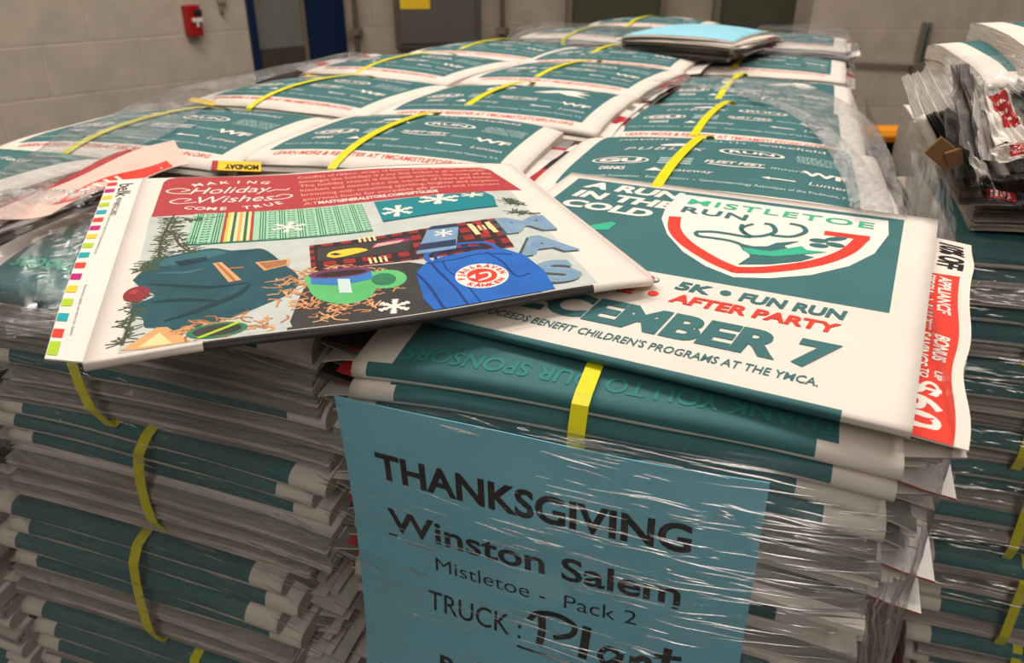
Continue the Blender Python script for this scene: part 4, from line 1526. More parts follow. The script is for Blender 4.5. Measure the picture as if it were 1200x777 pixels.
# teal pullover
jk = [(0.135, 0.485), (0.175, 0.61), (0.20, 0.645), (0.30, 0.685), (0.352, 0.695), (0.40, 0.665), (0.45, 0.66), (0.505, 0.65), (0.56, 0.50), (0.595, 0.385), (0.575, 0.27), (0.508, 0.203), (0.40, 0.12), (0.262, 0.07), (0.225, 0.12), (0.195, 0.14), (0.185, 0.20), (0.150, 0.245), (0.160, 0.30), (0.205, 0.345), (0.17, 0.40)]
a.poly(jk, 'photo_teal', 2, smooth=True)
a.poly([(0.21, 0.635), (0.30, 0.665), (0.355, 0.675), (0.39, 0.645), (0.33, 0.60), (0.24, 0.57), (0.20, 0.58)], 'photo_teal_light', 3, smooth=True)
a.poly([(0.24, 0.60), (0.33, 0.62), (0.34, 0.585), (0.26, 0.56)], 'photo_teal_deep', 4)
a.poly([(0.285, 0.60), (0.315, 0.608), (0.312, 0.590), (0.288, 0.585)], 'card_navy', 5)
a.stroke([(0.18, 0.44), (0.26, 0.40), (0.36, 0.36), (0.45, 0.37)], 0.02, 'photo_teal_deep', 3, taper=True)
a.stroke([(0.20, 0.30), (0.28, 0.29), (0.38, 0.25)], 0.022, 'photo_teal_deep', 3, taper=True)
a.stroke([(0.24, 0.16), (0.32, 0.20), (0.42, 0.28), (0.46, 0.36)], 0.025, 'photo_teal_deep', 3, taper=True)
a.stroke([(0.19, 0.52), (0.28, 0.50), (0.33, 0.52)], 0.02, 'photo_teal_light', 3, taper=True)
a.poly([(0.352, 0.555), (0.378, 0.56), (0.435, 0.395), (0.400, 0.385)], 'tan', 4)
a.poly([(0.362, 0.55), (0.369, 0.552), (0.422, 0.392), (0.412, 0.39)], 'tan_dark', 5)
a.stroke([(0.40, 0.50), (0.44, 0.50)], 0.012, 'tan_dark', 4, smooth=False)
a.poly([(0.475, 0.535), (0.58, 0.545), (0.575, 0.49), (0.50, 0.455)], 'tan', 4)
a.poly([(0.486, 0.527), (0.57, 0.535), (0.565, 0.495), (0.508, 0.467)], 'tan_dark', 5)
# plaid box, knives, card
PL = [(0.635, 0.425), (1.33, 0.395), (1.345, 0.715), (0.645, 0.655)]


def pl(u, v):
    p0 = (PL[0][0] * (1 - u) + PL[1][0] * u, PL[0][1] * (1 - u) + PL[1][1] * u)
    p1 = (PL[3][0] * (1 - u) + PL[2][0] * u, PL[3][1] * (1 - u) + PL[2][1] * u)
    return (p0[0] * (1 - v) + p1[0] * v, p0[1] * (1 - v) + p1[1] * v)


def plr(u0, v0, u1, v1, m, l):
    a.poly([pl(u0, v0), pl(u1, v0), pl(u1, v1), pl(u0, v1)], m, l)


plr(0, 0, 1, 1, 'plaid_red', 1)
for k in range(11):
    plr(0.02 + k * 0.09, 0, 0.055 + k * 0.09, 1, 'plaid_dark', 2)
for k in range(4):
    plr(0, 0.06 + 0.25 * k, 1, 0.15 + 0.25 * k, 'plaid_dark', 2)
a.poly([(0.66, 0.50), (0.97, 0.50), (1.0, 0.63), (0.67, 0.62)], 'photo_charcoal', 3)
for (x, y) in ((0.82, 0.45), (0.81, 0.655), (1.24, 0.62)):
    for k in range(4):
        a.rect(x + 0.018 * k, y - 0.02, x + 0.018 * k + 0.009, y + 0.03, 'cream', 3)
a.poly([(0.69, 0.535), (0.72, 0.515), (0.79, 0.535), (0.83, 0.555), (0.79, 0.585), (0.71, 0.575)], 'tick_yellow', 4, smooth=True)
a.poly([(0.70, 0.55), (0.72, 0.535), (0.74, 0.54), (0.72, 0.56)], 'card_navy', 5)
a.poly([(0.845, 0.565), (0.96, 0.585), (1.0, 0.60), (0.95, 0.625), (0.86, 0.60)], 'tick_magenta', 4)
a.poly([(0.85, 0.57), (0.95, 0.585), (0.97, 0.605), (0.87, 0.60)], 'band_text', 5)
a.poly([(0.985, 0.455), (1.13, 0.455), (1.19, 0.665), (1.07, 0.672)], 'card_blue', 5)
a.poly([(0.995, 0.485), (1.135, 0.482), (1.15, 0.54), (1.015, 0.54)], 'card_navy', 6)
a.poly([(1.07, 0.668), (1.19, 0.662), (1.19, 0.70), (1.09, 0.70)], 'card_navy', 6)
flake(1.12, 0.615, 0.035, 'print_white', 6, 0.008)
for k in range(3):
    a.poly([(1.23 + 0.035 * k, 0.56), (1.25 + 0.035 * k, 0.56), (1.245 + 0.035 * k, 0.68), (1.225 + 0.035 * k, 0.68)], ('cream', 'band_red', 'cream')[k], 3)
# dark board, wood shavings, mug
a.poly([(0.545, 0.004), (1.30, 0.004), (1.31, 0.10), (0.95, 0.40), (0.64, 0.43), (0.585, 0.20)], 'photo_charcoal', 0.5)


def shreds(cx, cy, rx, ry, n, l0=3):
    for k in range(n):
        an = rh.uniform(0, 2 * PI)
        q = rh.uniform(0.55, 1.1)
        x, y = cx + rx * q * math.cos(an), cy + ry * q * math.sin(an)
        b_ = rh.uniform(0, 2 * PI)
        ln = rh.uniform(0.02, 0.06)
        x2, y2 = x + ln * math.cos(b_), y + ln * math.sin(b_)
        x2, y2 = min(max(x2, 0.2), 1.46), max(y2, 0.01)
        a.stroke([(x, max(y, 0.01)), ((x + x2) / 2 + rh.uniform(-0.012, 0.012), max(0.01, (y + y2) / 2 + rh.uniform(-0.012, 0.012))), (x2, y2)], 0.006, rh.choice(('shred', 'shred', 'tan', 'tan_dark')), l0 + rh.random())


shreds(0.70, 0.255, 0.16, 0.19, 190)
a.poly([(0.615, 0.30), (0.635, 0.20), (0.70, 0.135), (0.775, 0.155), (0.815, 0.24), (0.815, 0.37), (0.63, 0.385)], 'mug_green', 4, smooth=True)
a.poly([(0.628, 0.31), (0.71, 0.275), (0.812, 0.30), (0.815, 0.37), (0.63, 0.385)], 'mug_blue', 5)
a.ellipse(0.722, 0.378, 0.098, 0.040, 'mug_purple', 6, -0.02)
a.ellipse(0.722, 0.372, 0.078, 0.022, 'plaid_dark', 7, -0.02)
a.ellipse(0.855, 0.285, 0.065, 0.075, 'mug_green', 4)
a.ellipse(0.845, 0.285, 0.040, 0.050, 'mug_green_dark', 5)
a.poly([(0.70, 0.22), (0.735, 0.21), (0.74, 0.32), (0.705, 0.33)], 'print_pale', 6)
shreds(0.40, 0.075, 0.13, 0.05, 60)
a.ellipse(0.375, 0.055, 0.075, 0.045, 'mug_green_dark', 5)
a.ellipse(0.375, 0.055, 0.060, 0.034, 'photo_charcoal', 6)
a.stroke([(0.33, 0.02), (0.39, 0.06), (0.43, 0.09)], 0.012, 'tick_green', 7)
a.poly([(0.15, 0.02), (0.225, 0.125), (0.25, 0.12), (0.315, 0.01), (0.20, 0.006)], 'tan', 3)
a.poly([(0.19, 0.02), (0.235, 0.09), (0.27, 0.012)], 'cream', 4)
flake(0.845, 0.075, 0.048, w_=0.014)
a.poly([(0.42, 0.13), (0.545, 0.15), (0.56, 0.02), (0.44, 0.01)], 'photo_ground', 1.5)
# blue bag with its round badge
a.poly([(0.955, 0.30), (1.0, 0.365), (1.06, 0.40), (1.20, 0.415), (1.29, 0.39), (1.34, 0.31), (1.36, 0.16), (1.345, 0.008), (0.955, 0.008), (0.94, 0.10)], 'bag_blue', 4)
a.stroke([(0.955, 0.30), (0.975, 0.18), (0.985, 0.01)], 0.010, 'bag_blue_dark', 5)
a.stroke([(1.0, 0.365), (1.10, 0.36), (1.20, 0.375), (1.30, 0.33)], 0.008, 'bag_blue_dark', 5)
a.stroke([(1.02, 0.36), (1.03, 0.27), (1.05, 0.15), (1.06, 0.01)], 0.010, 'bag_blue_dark', 5)
a.stroke([(1.06, 0.37), (1.06, 0.28), (1.09, 0.15), (1.10, 0.01)], 0.006, 'bag_blue_dark', 5)
a.stroke([(1.22, 0.385), (1.25, 0.28), (1.26, 0.15), (1.31, 0.155)], 0.008, 'bag_blue_dark', 5)
a.stroke([(1.02, 0.36), (1.02, 0.44), (1.12, 0.49), (1.24, 0.47), (1.27, 0.39)], 0.018, 'bag_blue', 5)
a.stroke([(1.04, 0.38), (1.06, 0.44), (1.14, 0.455), (1.22, 0.44)], 0.012, 'bag_blue_dark', 4.5)
bx, by = 1.155, 0.195
a.ellipse(bx, by, 0.088, 0.098, 'print_white', 6)
a.ellipse(bx, by, 0.050, 0.056, 'print_red', 7)
a.stroke([(bx - 0.02, by - 0.035), (bx + 0.02, by - 0.02), (bx + 0.025, by + 0.015), (bx - 0.005, by + 0.015)], 0.010, 'print_white', 8)
a.poly([(bx - 0.048, by + 0.0), (bx - 0.018, by + 0.02), (bx - 0.026, by - 0.016)], 'print_white', 8)
for txt, a0, a1, fl_ in (('FJÄLLRÄVEN', 3.35, -0.2, False), ('KÅNKEN', 3.75, 5.67, True)):
    n_ = len(txt)
    for k, ch in enumerate(txt):
        an = a0 + (a1 - a0) * (k + 0.5) / n_
        a.text(ch, bx + (0.060 if not fl_ else 0.079) * math.cos(an), by + (0.066 if not fl_ else 0.087) * math.sin(an), 0.021, 'print_red', 8, bold=0.05, rot=an + PI / 2 if fl_ else an - PI / 2)
# silver letters down the right side
for ch, x, y in (('M', 1.445, 0.545), ('A', 1.435, 0.315), ('S', 1.405, 0.065)):
    a.text(ch, x - 0.014, y - 0.012, 0.165, 'letter_shade', 2, bold=0.055, sx=1.25)
    a.text(ch, x, y, 0.165, 'letter_blue', 3, bold=0.05, sx=1.2)
    a.text(ch, x + 0.003, y + 0.006, 0.150, 'card_blue', 4, bold=0.0, sx=1.25)
a.items = [(v, f, m, l) for v, f, m, l in a.items]
sa = Soup()
a.put(sa, S_hol, lift=0.00007, flip=lambda x, y: (x - 0.075 * U * max(0, 1 - x / (0.75 * U)), y))
art_join(me, sa)
part('back_page', me, hol)
# leaves showing at the right corner
s = Soup()
for k, mname in enumerate(('newsprint', 'insert_red', 'newsprint', 'yellow_print')):
    dz = -0.0015 - 0.0016 * k

    def P(i, j, dz=dz, k=k):
        x, y = HW * (0.90 + 0.10 * i / 6) + (0.003 + 0.0012 * ((k * 7) % 5)) * i / 6, HD * (0.02 + (0.94 - 0.1 * k) * j / 14)
        p = S_hol(x, y).copy()
        p.z += dz
        return p
    s.grid(P, 6, 14, lambda i, j, m=mname: m if i >= 5 else 'newsprint', True, 0.0006)
s.build('insert_pages', hol)
# the white wrapper flap at the far right corner
s = Soup()


def P(i, j):
    y = HD * (0.15 + 0.88 * j / 14)
    x = HW * (0.96 + (0.065 + 0.02 * math.sin(j / 14 * PI)) * i / 6)
    p = S_hol(x, y).copy()
    p.z += -0.001 - 0.006 * (i / 6) ** 2 - 0.0030
    return p


s.grid(P, 6, 14, 'newsprint', True, 0.0006)
s.build('wrapper_flap', hol)
# the same woven pattern on a sheet that peeks out behind the banner
s = Soup()


def P(i, j):
    x = (0.78 + 0.44 * i / 24) * U
    p = S_hol(x, HD).copy()
    p.y += -0.02 + 0.028 * j / 6
    p.z += -0.003
    return p


s.grid(P, 24, 6, lambda i, j: 'blanket_green' if (i % 3 == 0 or (j % 2 and i % 3 == 1)) else 'blanket_pale', True, 0.0006)
part('back_sheet', s.mesh('back_sheet'), hol)
# the coupon strip on the left with coloured ticks
s = Soup()
cc = [at_h(52, 420, 1.045), at_h(106, 425, 1.04), at_h(174, 209, 0.925), at_h(127, 213, 0.925)]
cc = [p - hol_o for p in cc]


def S_cp(x, y):
    p = (cc[0] * (1 - x) + cc[1] * x) * (1 - y) + (cc[3] * (1 - x) + cc[2] * x) * y
    return p + Vector((0, 0, 0.004 * math.sin(PI * y) + 0.001 * math.sin(7 * y)))


s.grid(lambda i, j: S_cp(i / 5, j / 24), 5, 24, 'print_white', True, 0.0009)
me = s.mesh('coupon_strip')
a = Art(1.0)
tk = ('tick_green', 'print_red', 'tick_teal', 'tick_green', 'tick_yellow', 'tick_magenta', 'print_red', 'tick_teal')
for k in range(17):
    y0 = 0.012 + k * 0.0585
    col = ('tick_green', 'print_red', 'tick_teal', 'tick_green', 'tick_yellow', 'tick_magenta', 'print_red', 'tick_teal', 'tick_green', 'tick_yellow', 'tick_magenta', 'print_red', 'tick_teal', 'tick_green', 'tick_yellow', 'tick_magenta', 'print_red')[k]
    big = 0.045 if k == 0 else 0.030
    a.raw([(0.02, y0), (0.26, y0), (0.26, y0 + big), (0.02, y0 + big)], [[0, 1, 2, 3]], col, 1)


def ctext(body, x, y0, y1, size, m, bold=0.0, shear=0.0):
    vs, fs = text_shape(body, 1.0, bold, shear)
    x0, x1 = min(v[0] for v in vs), max(v[0] for v in vs)
    h1 = max(v[1] for v in vs)
    a.raw([(x + (b / h1) * size, y0 + (p - x0) / (x1 - x0) * (y1 - y0)) for p, b in vs], fs, m, 1)


ctext('belk', 0.34, 0.955, 0.845, 0.34, 'print_black', 0.0)
ctext('REWARDS CARD', 0.40, 0.835, 0.70, 0.12, 'print_black')
ctext('Valid in stores and online through the holiday weekend only', 0.36, 0.80, 0.44, 0.07, 'insert_grey')
ctext('Exclusions apply, see store for details', 0.40, 0.28, 0.08, 0.07, 'insert_grey')
sa = Soup()
a.put(sa, S_cp)
art_join(me, sa)
part('coupon_strip', me, hol, label='white coupon strip with coloured ticks')

# ------------------------------------------------------------------ the blue pallet sign
SY = 1.865
sg = empty('pallet_sign', V(-0.6, SY, 3.08))
tag(sg, 'light blue paper sign reading THANKSGIVING, under film on the front of the near load', 'sign')


def S_sign(X, h):
    q = (h - 1.30) / 1.78
    u = (X + 1.279) / 1.378
    bow = 0.05 * math.sin(PI * min(1, q * 1.3)) * (1 - u) - 0.03 * q * (1 - u) - 0.0 * u
    wv = 0.012 * math.sin(5 * u + 3 * q) + 0.018 * noise.noise(Vector((u * 2, q * 4, 1.0)))
    return V(X + bow * 0.6 + 0.02 * q * u, SY + wv - 0.03 * math.sin(PI * u), h) - sg.location


s = Soup()
s.grid(lambda i, j: S_sign(-1.279 + 1.378 * i / 24, 3.08 - 1.78 * j / 28), 24, 28, 'sign_paper', True, 0.0006, Vector((0, 1, 0)))
me = s.mesh('sign_sheet')
a = Art(1.0)
ink = 'sign_ink'
a.text('THANKSGIVING', -1.155, -1.592, 0.105, ink, 1, align='l', bold=0.03, width=1.065)
a.text('Winston Salem', -1.135, -1.812, 0.098, ink, 1, align='l', bold=0.02, width=1.03)
a.stroke([(-1.14, -1.835), (-0.11, -1.828)], 0.008, ink, 1, smooth=False)
a.text('Mistletoe -  Pack 2', -0.955, -1.938, 0.062, ink, 1, align='l', bold=-0.004, width=0.72)
a.text('TRUCK :', -0.992, -2.128, 0.092, ink, 1, align='l', bold=0.006, width=0.365)
a.text('Bundles of', -0.945, -2.42, 0.080, ink, 1, align='l', bold=0.028, width=0.52)
hw = 0.028
a.stroke([(-0.555, -2.0), (-0.552, -2.07), (-0.56, -2.135)], hw, ink, 1)
a.stroke([(-0.60, -2.035), (-0.57, -1.995), (-0.50, -1.98), (-0.44, -2.005), (-0.45, -2.05), (-0.51, -2.08)], hw * 0.75, ink, 1)
a.stroke([(-0.395, -1.995), (-0.40, -2.07), (-0.405, -2.135)], hw * 1.1, ink, 1)
a.stroke([(-0.285, -2.075), (-0.32, -2.065), (-0.345, -2.10), (-0.325, -2.132), (-0.29, -2.105), (-0.275, -2.08), (-0.28, -2.12), (-0.262, -2.135)], hw * 0.75, ink, 1)
a.stroke([(-0.235, -2.075), (-0.235, -2.135)], hw * 0.9, ink, 1, smooth=False)
a.stroke([(-0.235, -2.10), (-0.205, -2.075), (-0.185, -2.085), (-0.185, -2.135)], hw * 0.9, ink, 1)
a.stroke([(-0.125, -2.01), (-0.13, -2.08), (-0.135, -2.14)], hw, ink, 1)
a.stroke([(-0.17, -2.055), (-0.08, -2.045)], hw * 0.7, ink, 1, smooth=False)
a.stroke([(-0.64, -2.165), (-0.40, -2.172), (-0.18, -2.162)], 0.010, ink, 1)
a.stroke([(-0.80, -2.50), (-0.74, -2.47), (-0.66, -2.475), (-0.62, -2.54)], 0.02, 'print_red', 1)
sa = Soup()
a.put(sa, lambda x, y: S_sign(x, -y))
art_join(me, sa)
part('sign_sheet', me, sg)

# ------------------------------------------------------------------ second wrapped load on the right
wooden_pallet(0.80 * U, 4.5 * U, 6.4 * U, 9.5 * U, 'wooden pallet under the right-hand wrapped load')
INS_L[:] = [insert_mesh('insert_pages', TN, 90 + k, 'l', reach=0.002) for k in range(5)]
INS_R[:] = INS_S
P2H = (ground_z(1.32) - BASE) / 8
RIGHT_LAB = ['top whole bundle in the front of the right-hand load, just under the crumpled flyers', 'second whole bundle down in the right-hand load, film glinting over its teal folds', 'third whole bundle down in the right-hand load, pale edges above dark teal folds',
             'fourth whole bundle down in the right-hand load, beside the right load edge film', 'fifth whole bundle down in the right-hand load, with a yellow strap near the picture edge', 'sixth whole bundle down in the right-hand load, at the lower right corner of the picture']
orders = ['UDDUDD', 'UDUUDD', 'DUDUDD', 'UDDUUD', 'UUDDUD', 'UDUDDU', 'UDDUDD', 'UDUDUD']
for k in range(8):
    h = 1.32 + k * P2H / U
    t = P2H / 6
    X = 0.82 + 0.17 * (h - 1.32)
    if k < 6:
        sp = [front_paper('up' if c == 'U' else 'down', 700 + 10 * k + i, t, leaves=4, rag=0.012, fold_span=(0.028, PW - 0.03)) for i, c in enumerate(orders[k])]
        b = bundle(V(X, 4.40 - 0.02 * k, h) + Vector((0, 0, -P2H)), (0, 0, R(1.0 * (-1) ** k)), sp, RIGHT_LAB[k], None, 730 + k, strap=False, jitter=0.009, hs=[t] * 6)
        part('strap', strap_mesh('strap', 0.105, P2H), b, (0, -0.002, 0.0005), label='yellow plastic strap')
    else:
        fill(X * U, 4.42 * U, ground_z(h) - P2H, 0.0, 'plain strapped bundle low in the right-hand load', 'bundles low in the right-hand load')
    for q in (1, 2):
        fill((X + 0.30) * U, (4.44 + 1.6 * q) * U, ground_z(h) - P2H, 0.0, 'plain strapped bundle behind the front of the right-hand load', 'bundles behind the front of the right-hand load')
# teal topped bundle on its top
bundle(V(0.93, 4.45, 0.50) + Vector((0, 0, -LAYER)), (R(2), 0, R(4)), ['up', 'down', 'up', 'up', 'down', 'up'], 'teal sponsor-page bundle on the very top of the right-hand load', None, 760, top=TOP_M[0], inserts=False)
# newspapers that have slumped over the left edge, page ends toward the camera
sl = empty('slumped_newspapers', V(0.86, 4.30, 1.02))
tag(sl, 'grey slumped newspapers leaning on their side at the top left of the right-hand load', 'newspaper stack')
for k in range(9):
    s = Soup()
    w_ = (0.42 + 0.02 * k) * U
    S = sag_surface(w_, PD, 0.0, 0.002, 0.0, 0.0, k)
    folded_paper(s, w_, PD, S, lambda x, y: 0.0085, 'open' if k % 3 else 'fold', 'open', None, 780 + k, 5, 0.006, edge='page_edge_grey', nx=10, ny=5, fold_mat='newsprint', fold_span=(0.002, w_ - 0.002))
    me = s.mesh('folded_newspaper')
    weld(me)
    an = R(58 - 3.0 * k)
    # each paper leans a little less than the one below it
    base = Vector((-0.042 + 0.0090 * k, 0.0, 0.062 + 0.0035 * k))
    part('newspaper', me, sl, base, (0, an, R(-3)))
# support under the slumped papers
fill(1.02 * U, 4.60 * U, ground_z(1.30), 0.0, 'lower bundle hidden behind the crumpled flyers of the right-hand load', None)
fill(1.05 * U, 4.62 * U, ground_z(1.30) + LAYER * 0.6, 0.0, 'upper bundle hidden behind the crumpled flyers of the right-hand load', None)
# crumpled flyers hanging over the front: corners as (pixel x, pixel y, depth in units)
CR = [
    ([(1116, 78, 4.32), (1137, 76, 4.27), (1152, 190, 4.08), (1128, 170, 4.10)], 'crinkled pale flyer hanging right beside the grey page ends', 'insert_grey', False),
    ([(1136, 84, 4.30), (1158, 98, 4.22), (1172, 190, 4.04), (1150, 188, 4.06)], 'narrow white crumpled flyer left of the one with the red block', 'insert_gloss', False),
    ([(1144, 112, 4.24), (1175, 111, 4.24), (1206, 167, 4.0), (1167, 172, 4.0)], 'crumpled white flyer with a slanting red block at the top of the right-hand load', 'print_white', True),
    ([(1160, 174, 3.99), (1208, 163, 4.0), (1208, 186, 3.92), (1168, 193, 3.95)], 'crumpled white and red flyer just below the one with the slanting red block', 'print_white', True),
    ([(1130, 168, 4.08), (1153, 190, 4.05), (1167, 226, 3.97), (1142, 214, 4.0)], 'crumpled flyer fragment beside the torn cardboard scrap', 'insert_gloss', False),
    ([(1146, 206, 4.03), (1208, 203, 4.0), (1208, 246, 3.94), (1152, 234, 3.98)], 'dark crumpled flyer with a red strip above the top whole bundle', 'insert_black', True),
]
for k, (quad, lab, mn, redb) in enumerate(CR):
    cq = [on_plane(a_, b_, V(0, y_, 0), Vector((0, 1, 0))) for a_, b_, y_ in quad]
    ctr = sum(cq, Vector()) / 4
    cq = [p - ctr for p in cq]
    nrm_ = (cq[1] - cq[3]).cross(cq[0] - cq[3]).normalized()
    if nrm_.y > 0: nrm_ = -nrm_

    def S_c(x, y, cq=cq, k=k, nrm_=nrm_):          # x to the right, y upwards
        p = (cq[3] * (1 - x) + cq[2] * x) * (1 - y) + (cq[0] * (1 - x) + cq[1] * x) * y
        d = 0.010 * noise.noise(Vector((x * 2.4, y * 2.6, k * 5.1))) + 0.006 * abs(noise.noise(Vector((x * 5 + y * 2, y * 4, k * 3.3)))) + 0.004 * abs(((x * 1.7 + y * 0.9 + k * 0.3) % 1.0) - 0.5)
        return p + nrm_ * d
    s = Soup()
    s.grid(lambda i, j: S_c(i / 24, j / 24), 24, 24, mn, False, 0.0007, -nrm_)
    me = s.mesh('crumpled_flyer')
    if redb:
        a = Art(1.0)
        rx0, rx1, ry0, ry1 = [(0.45, 0.95, 0.30, 0.98), (0.45, 0.95, 0.2, 0.9), (0.2, 0.9, 0.15, 0.8), (0.1, 0.7, 0.1, 0.45)][(k - 2) % 4]
        for q in range(12):
            for r_ in range(8):
                xa, xb = rx0 + (rx1 - rx0) * r_ / 8, rx0 + (rx1 - rx0) * (r_ + 1) / 8
                ya, yb = ry0 + (ry1 - ry0) * q / 12, ry0 + (ry1 - ry0) * (q + 1) / 12
                a.raw([(xa, ya), (xb, ya), (xb, yb), (xa, yb)], [[0, 1, 2, 3]], 'insert_red', 2)
        for q in range(3):
            for r_ in range(5):
                xa = rx0 + (rx1 - rx0) * (0.15 + 0.14 * r_)
                ya = ry0 + (ry1 - ry0) * (0.22 + 0.24 * q)
                a.raw([(xa, ya), (xa + 0.045, ya), (xa + 0.045, ya + 0.06), (xa, ya + 0.06)], [[0, 1, 2, 3]], 'print_white', 5)
        sa = Soup()
        a.put(sa, S_c)
        art_join(me, sa)
    o = bpy.data.objects.new('crumpled_flyer', me)
    C.objects.link(o)
    o.location = ctr
    tag(o, lab, 'flyer', 'crumpled flyers on the right-hand load')
# torn piece of cardboard
s = Soup()
s.box((-0.013, -0.004, -0.009), (0.013, 0.0, 0.009), 'cardboard', 0.001, Matrix.Rotation(R(35), 4, 'Y'))
s.box((0.0, -0.008, -0.012), (0.013, -0.005, 0.005), 'cardboard', 0.001, Matrix.Rotation(R(-25), 4, 'Y') @ Matrix.Rotation(R(20), 4, 'X'))
o = s.build('cardboard_scrap', None, on_plane(1106, 180, V(0, 4.12, 0), Vector((0, 1, 0))))
tag(o, 'torn brown cardboard scrap under the slumped newspapers', 'cardboard')

# ------------------------------------------------------------------ stretch film
def film(name, P, ni, nj, m, par, flip=False):
    s = Soup()
    if flip:
        P = (lambda Q: lambda i, j: Q(i, nj - j))(P)
    s.grid(P, ni, nj, m, True, 0.0)
    o = s.build(name, par)
    o.matrix_parent_inverse = Matrix.Translation(-par.location)
    return o


wrap = empty('stretch_film', V(-1.4, 1.9, (CZ - BASE) / U))
tag(wrap, 'clear stretch film wrapped around the near load, glinting over the blue sign', 'stretch film')


def nz(x, y, z):
    return noise.noise(Vector((x, y, z)))


# front and right side: follows the load, tented over the proud bundle corners
path = [(-5.4, 1.94), (-4.2, 1.90), (-3.3, 1.93), (-2.6, 1.93), (-1.9, 1.93), (-1.40, 1.86), (-1.1, 1.80), (-0.6, 1.785), (-0.1, 1.80), (0.25, 1.84), (0.46, 1.90), (0.54, 2.02), (0.535, 2.6), (0.51, 3.4), (0.49, 5.0), (0.48, 7.0), (0.48, 9.6)]
dens = []
for i in range(len(path) - 1):
    n = max(2, int(math.dist(path[i], path[i + 1]) * 12))
    for k in range(n):
        dens.append((path[i][0] + (path[i + 1][0] - path[i][0]) * k / n, path[i][1] + (path[i + 1][1] - path[i][1]) * k / n))
dens.append(path[-1])
NH = 90


def P_side(i, j):
    x, y = dens[i]
    q = j / NH
    top = 1.17 + (0.05 if x < -1.3 else 0)
    if y > 2.05:
        top = 1.03 + max(0, 2.6 - y) * 0.12
    h = top + q * 3.6
    wx = 0.016 * nz(x * 1.3, h * 16 + x * 2.0, 1.0) + 0.022 * nz(x * 0.9, h * 4, 7.0) - 0.03
    flare = 0.0
    if x > 0.2:
        flare = 0.035 * q
    if y > 2.05:
        return V(x + wx * 0.8 + 0.02 + flare, y, h)
    return V(x + flare * (1 if x > 0.3 else 0), y + wx - 0.01, h)


film('side_film', P_side, len(dens) - 1, NH, 'film_side', wrap, True)
# tight creases pulled across the front of the film: thin rounded ridges that catch the lamps
rc = random.Random(12)


def path_y(x):
    for (xa, ya), (xb, yb) in zip(path, path[1:]):
        if xa <= x <= xb:
            return ya + (yb - ya) * (x - xa) / (xb - xa)
    return path[-1][1]


def side_pt(x, h):
    wx = 0.016 * nz(x * 1.3, h * 16 + x * 2.0, 1.0) + 0.022 * nz(x * 0.9, h * 4, 7.0) - 0.03
    return V(x, path_y(x) + wx - 0.014, h)


s = Soup()
SPOTS = [(0.02, 1.38, 0.20, 0.05, 46), (-0.12, 1.62, 0.22, 0.08, 46), (-0.30, 1.24, 0.25, 0.05, 34), (0.25, 1.62, 0.12, 0.15, 26), (-0.55, 1.75, 0.35, 0.25, 46), (-0.85, 2.05, 0.40, 0.35, 50), (-0.2, 2.15, 0.3, 0.2, 34), (-2.2, 2.1, 0.8, 0.6, 60), (-1.7, 2.4, 0.3, 0.5, 40), (-2.6, 1.5, 0.5, 0.2, 40), (-2.4, 2.5, 0.6, 0.5, 60), (-1.55, 1.9, 0.15, 0.4, 40)]
for (sx_, sh_, wx_, wh_, n_) in SPOTS:
    for k in range(n_):
        x0 = rc.gauss(sx_, wx_)
        h0 = max(1.2, rc.gauss(sh_, wh_))
        ln = abs(rc.gauss(0.06, 0.10)) + 0.03
        sl_ = rc.gauss(0.05, 0.05)
        r0 = rc.uniform(0.00025, 0.0006)
        ns = max(4, int(ln / 0.03))
        x0 = min(max(x0, -3.2), 0.42 - ln)
        pts = [side_pt(x0 + ln * q / ns, h0 + sl_ * ln * q / ns + 0.003 * nz(x0 * 9 + q * 0.4, h0 * 9, 2)) for q in range(ns + 1)]
        ring = 6
        vs, fs = [], []
        for q, p in enumerate(pts):
            r_ = r0 * (0.15 + math.sin(PI * q / ns))
            for t in range(ring):
                an = 2 * PI * t / ring
                vs.append(p + Vector((0, -math.cos(an) * r_, math.sin(an) * r_)))
        for q in range(ns):
            for t in range(ring):
                fs.append([q * ring + t, (q + 1) * ring + t, (q + 1) * ring + (t + 1) % ring, q * ring + (t + 1) % ring])
        s.add(vs, fs, 'film_crease', True)
for k in range(46):                     # upright creases down the corner of the load
    x0 = rc.uniform(0.40, 0.535)
    h0 = rc.uniform(1.35, 2.9)
    ln = rc.uniform(0.08, 0.5)
    r0 = rc.uniform(0.0003, 0.0008)
    pts = [side_pt(x0 + 0.05 * ln * q / 6 * rc.choice((1, 1, -1)), h0 + ln * q / 6) for q in range(7)]
    vs, fs = [], []
    for q, p in enumerate(pts):
        r_ = r0 * (0.15 + math.sin(PI * q / 6))
        vs += [p + Vector((math.cos(2 * PI * t / 6) * r_, math.sin(2 * PI * t / 6) * r_, 0)) for t in range(6)]
    for q in range(6):
        for t in range(6):
            fs.append([q * 6 + t, q * 6 + (t + 1) % 6, (q + 1) * 6 + (t + 1) % 6, (q + 1) * 6 + t])
    s.add(vs, fs, 'film_crease', True)
o = s.build('film_creases', wrap)
o.matrix_parent_inverse = Matrix.Translation(-wrap.location)
o['kind'] = 'stuff'
# film over the left front bundle's drooping top with its gathered bubbly band
L0 = [(-40, 240, 1.0), (20, 233, 0.995), (60, 233, 0.995), (100, 233, 0.99), (130, 232, 0.99)]
L1 = [(-80, 420, 1.26), (-30, 400, 1.24), (10, 396, 1.22), (40, 394, 1.22), (64, 392, 1.22)]


def lerp_line(L, t):
    k = min(int(t * (len(L) - 1)), len(L) - 2)
    f = t * (len(L) - 1) - k
    return [L[k][q] * (1 - f) + L[k + 1][q] * f for q in range(3)]


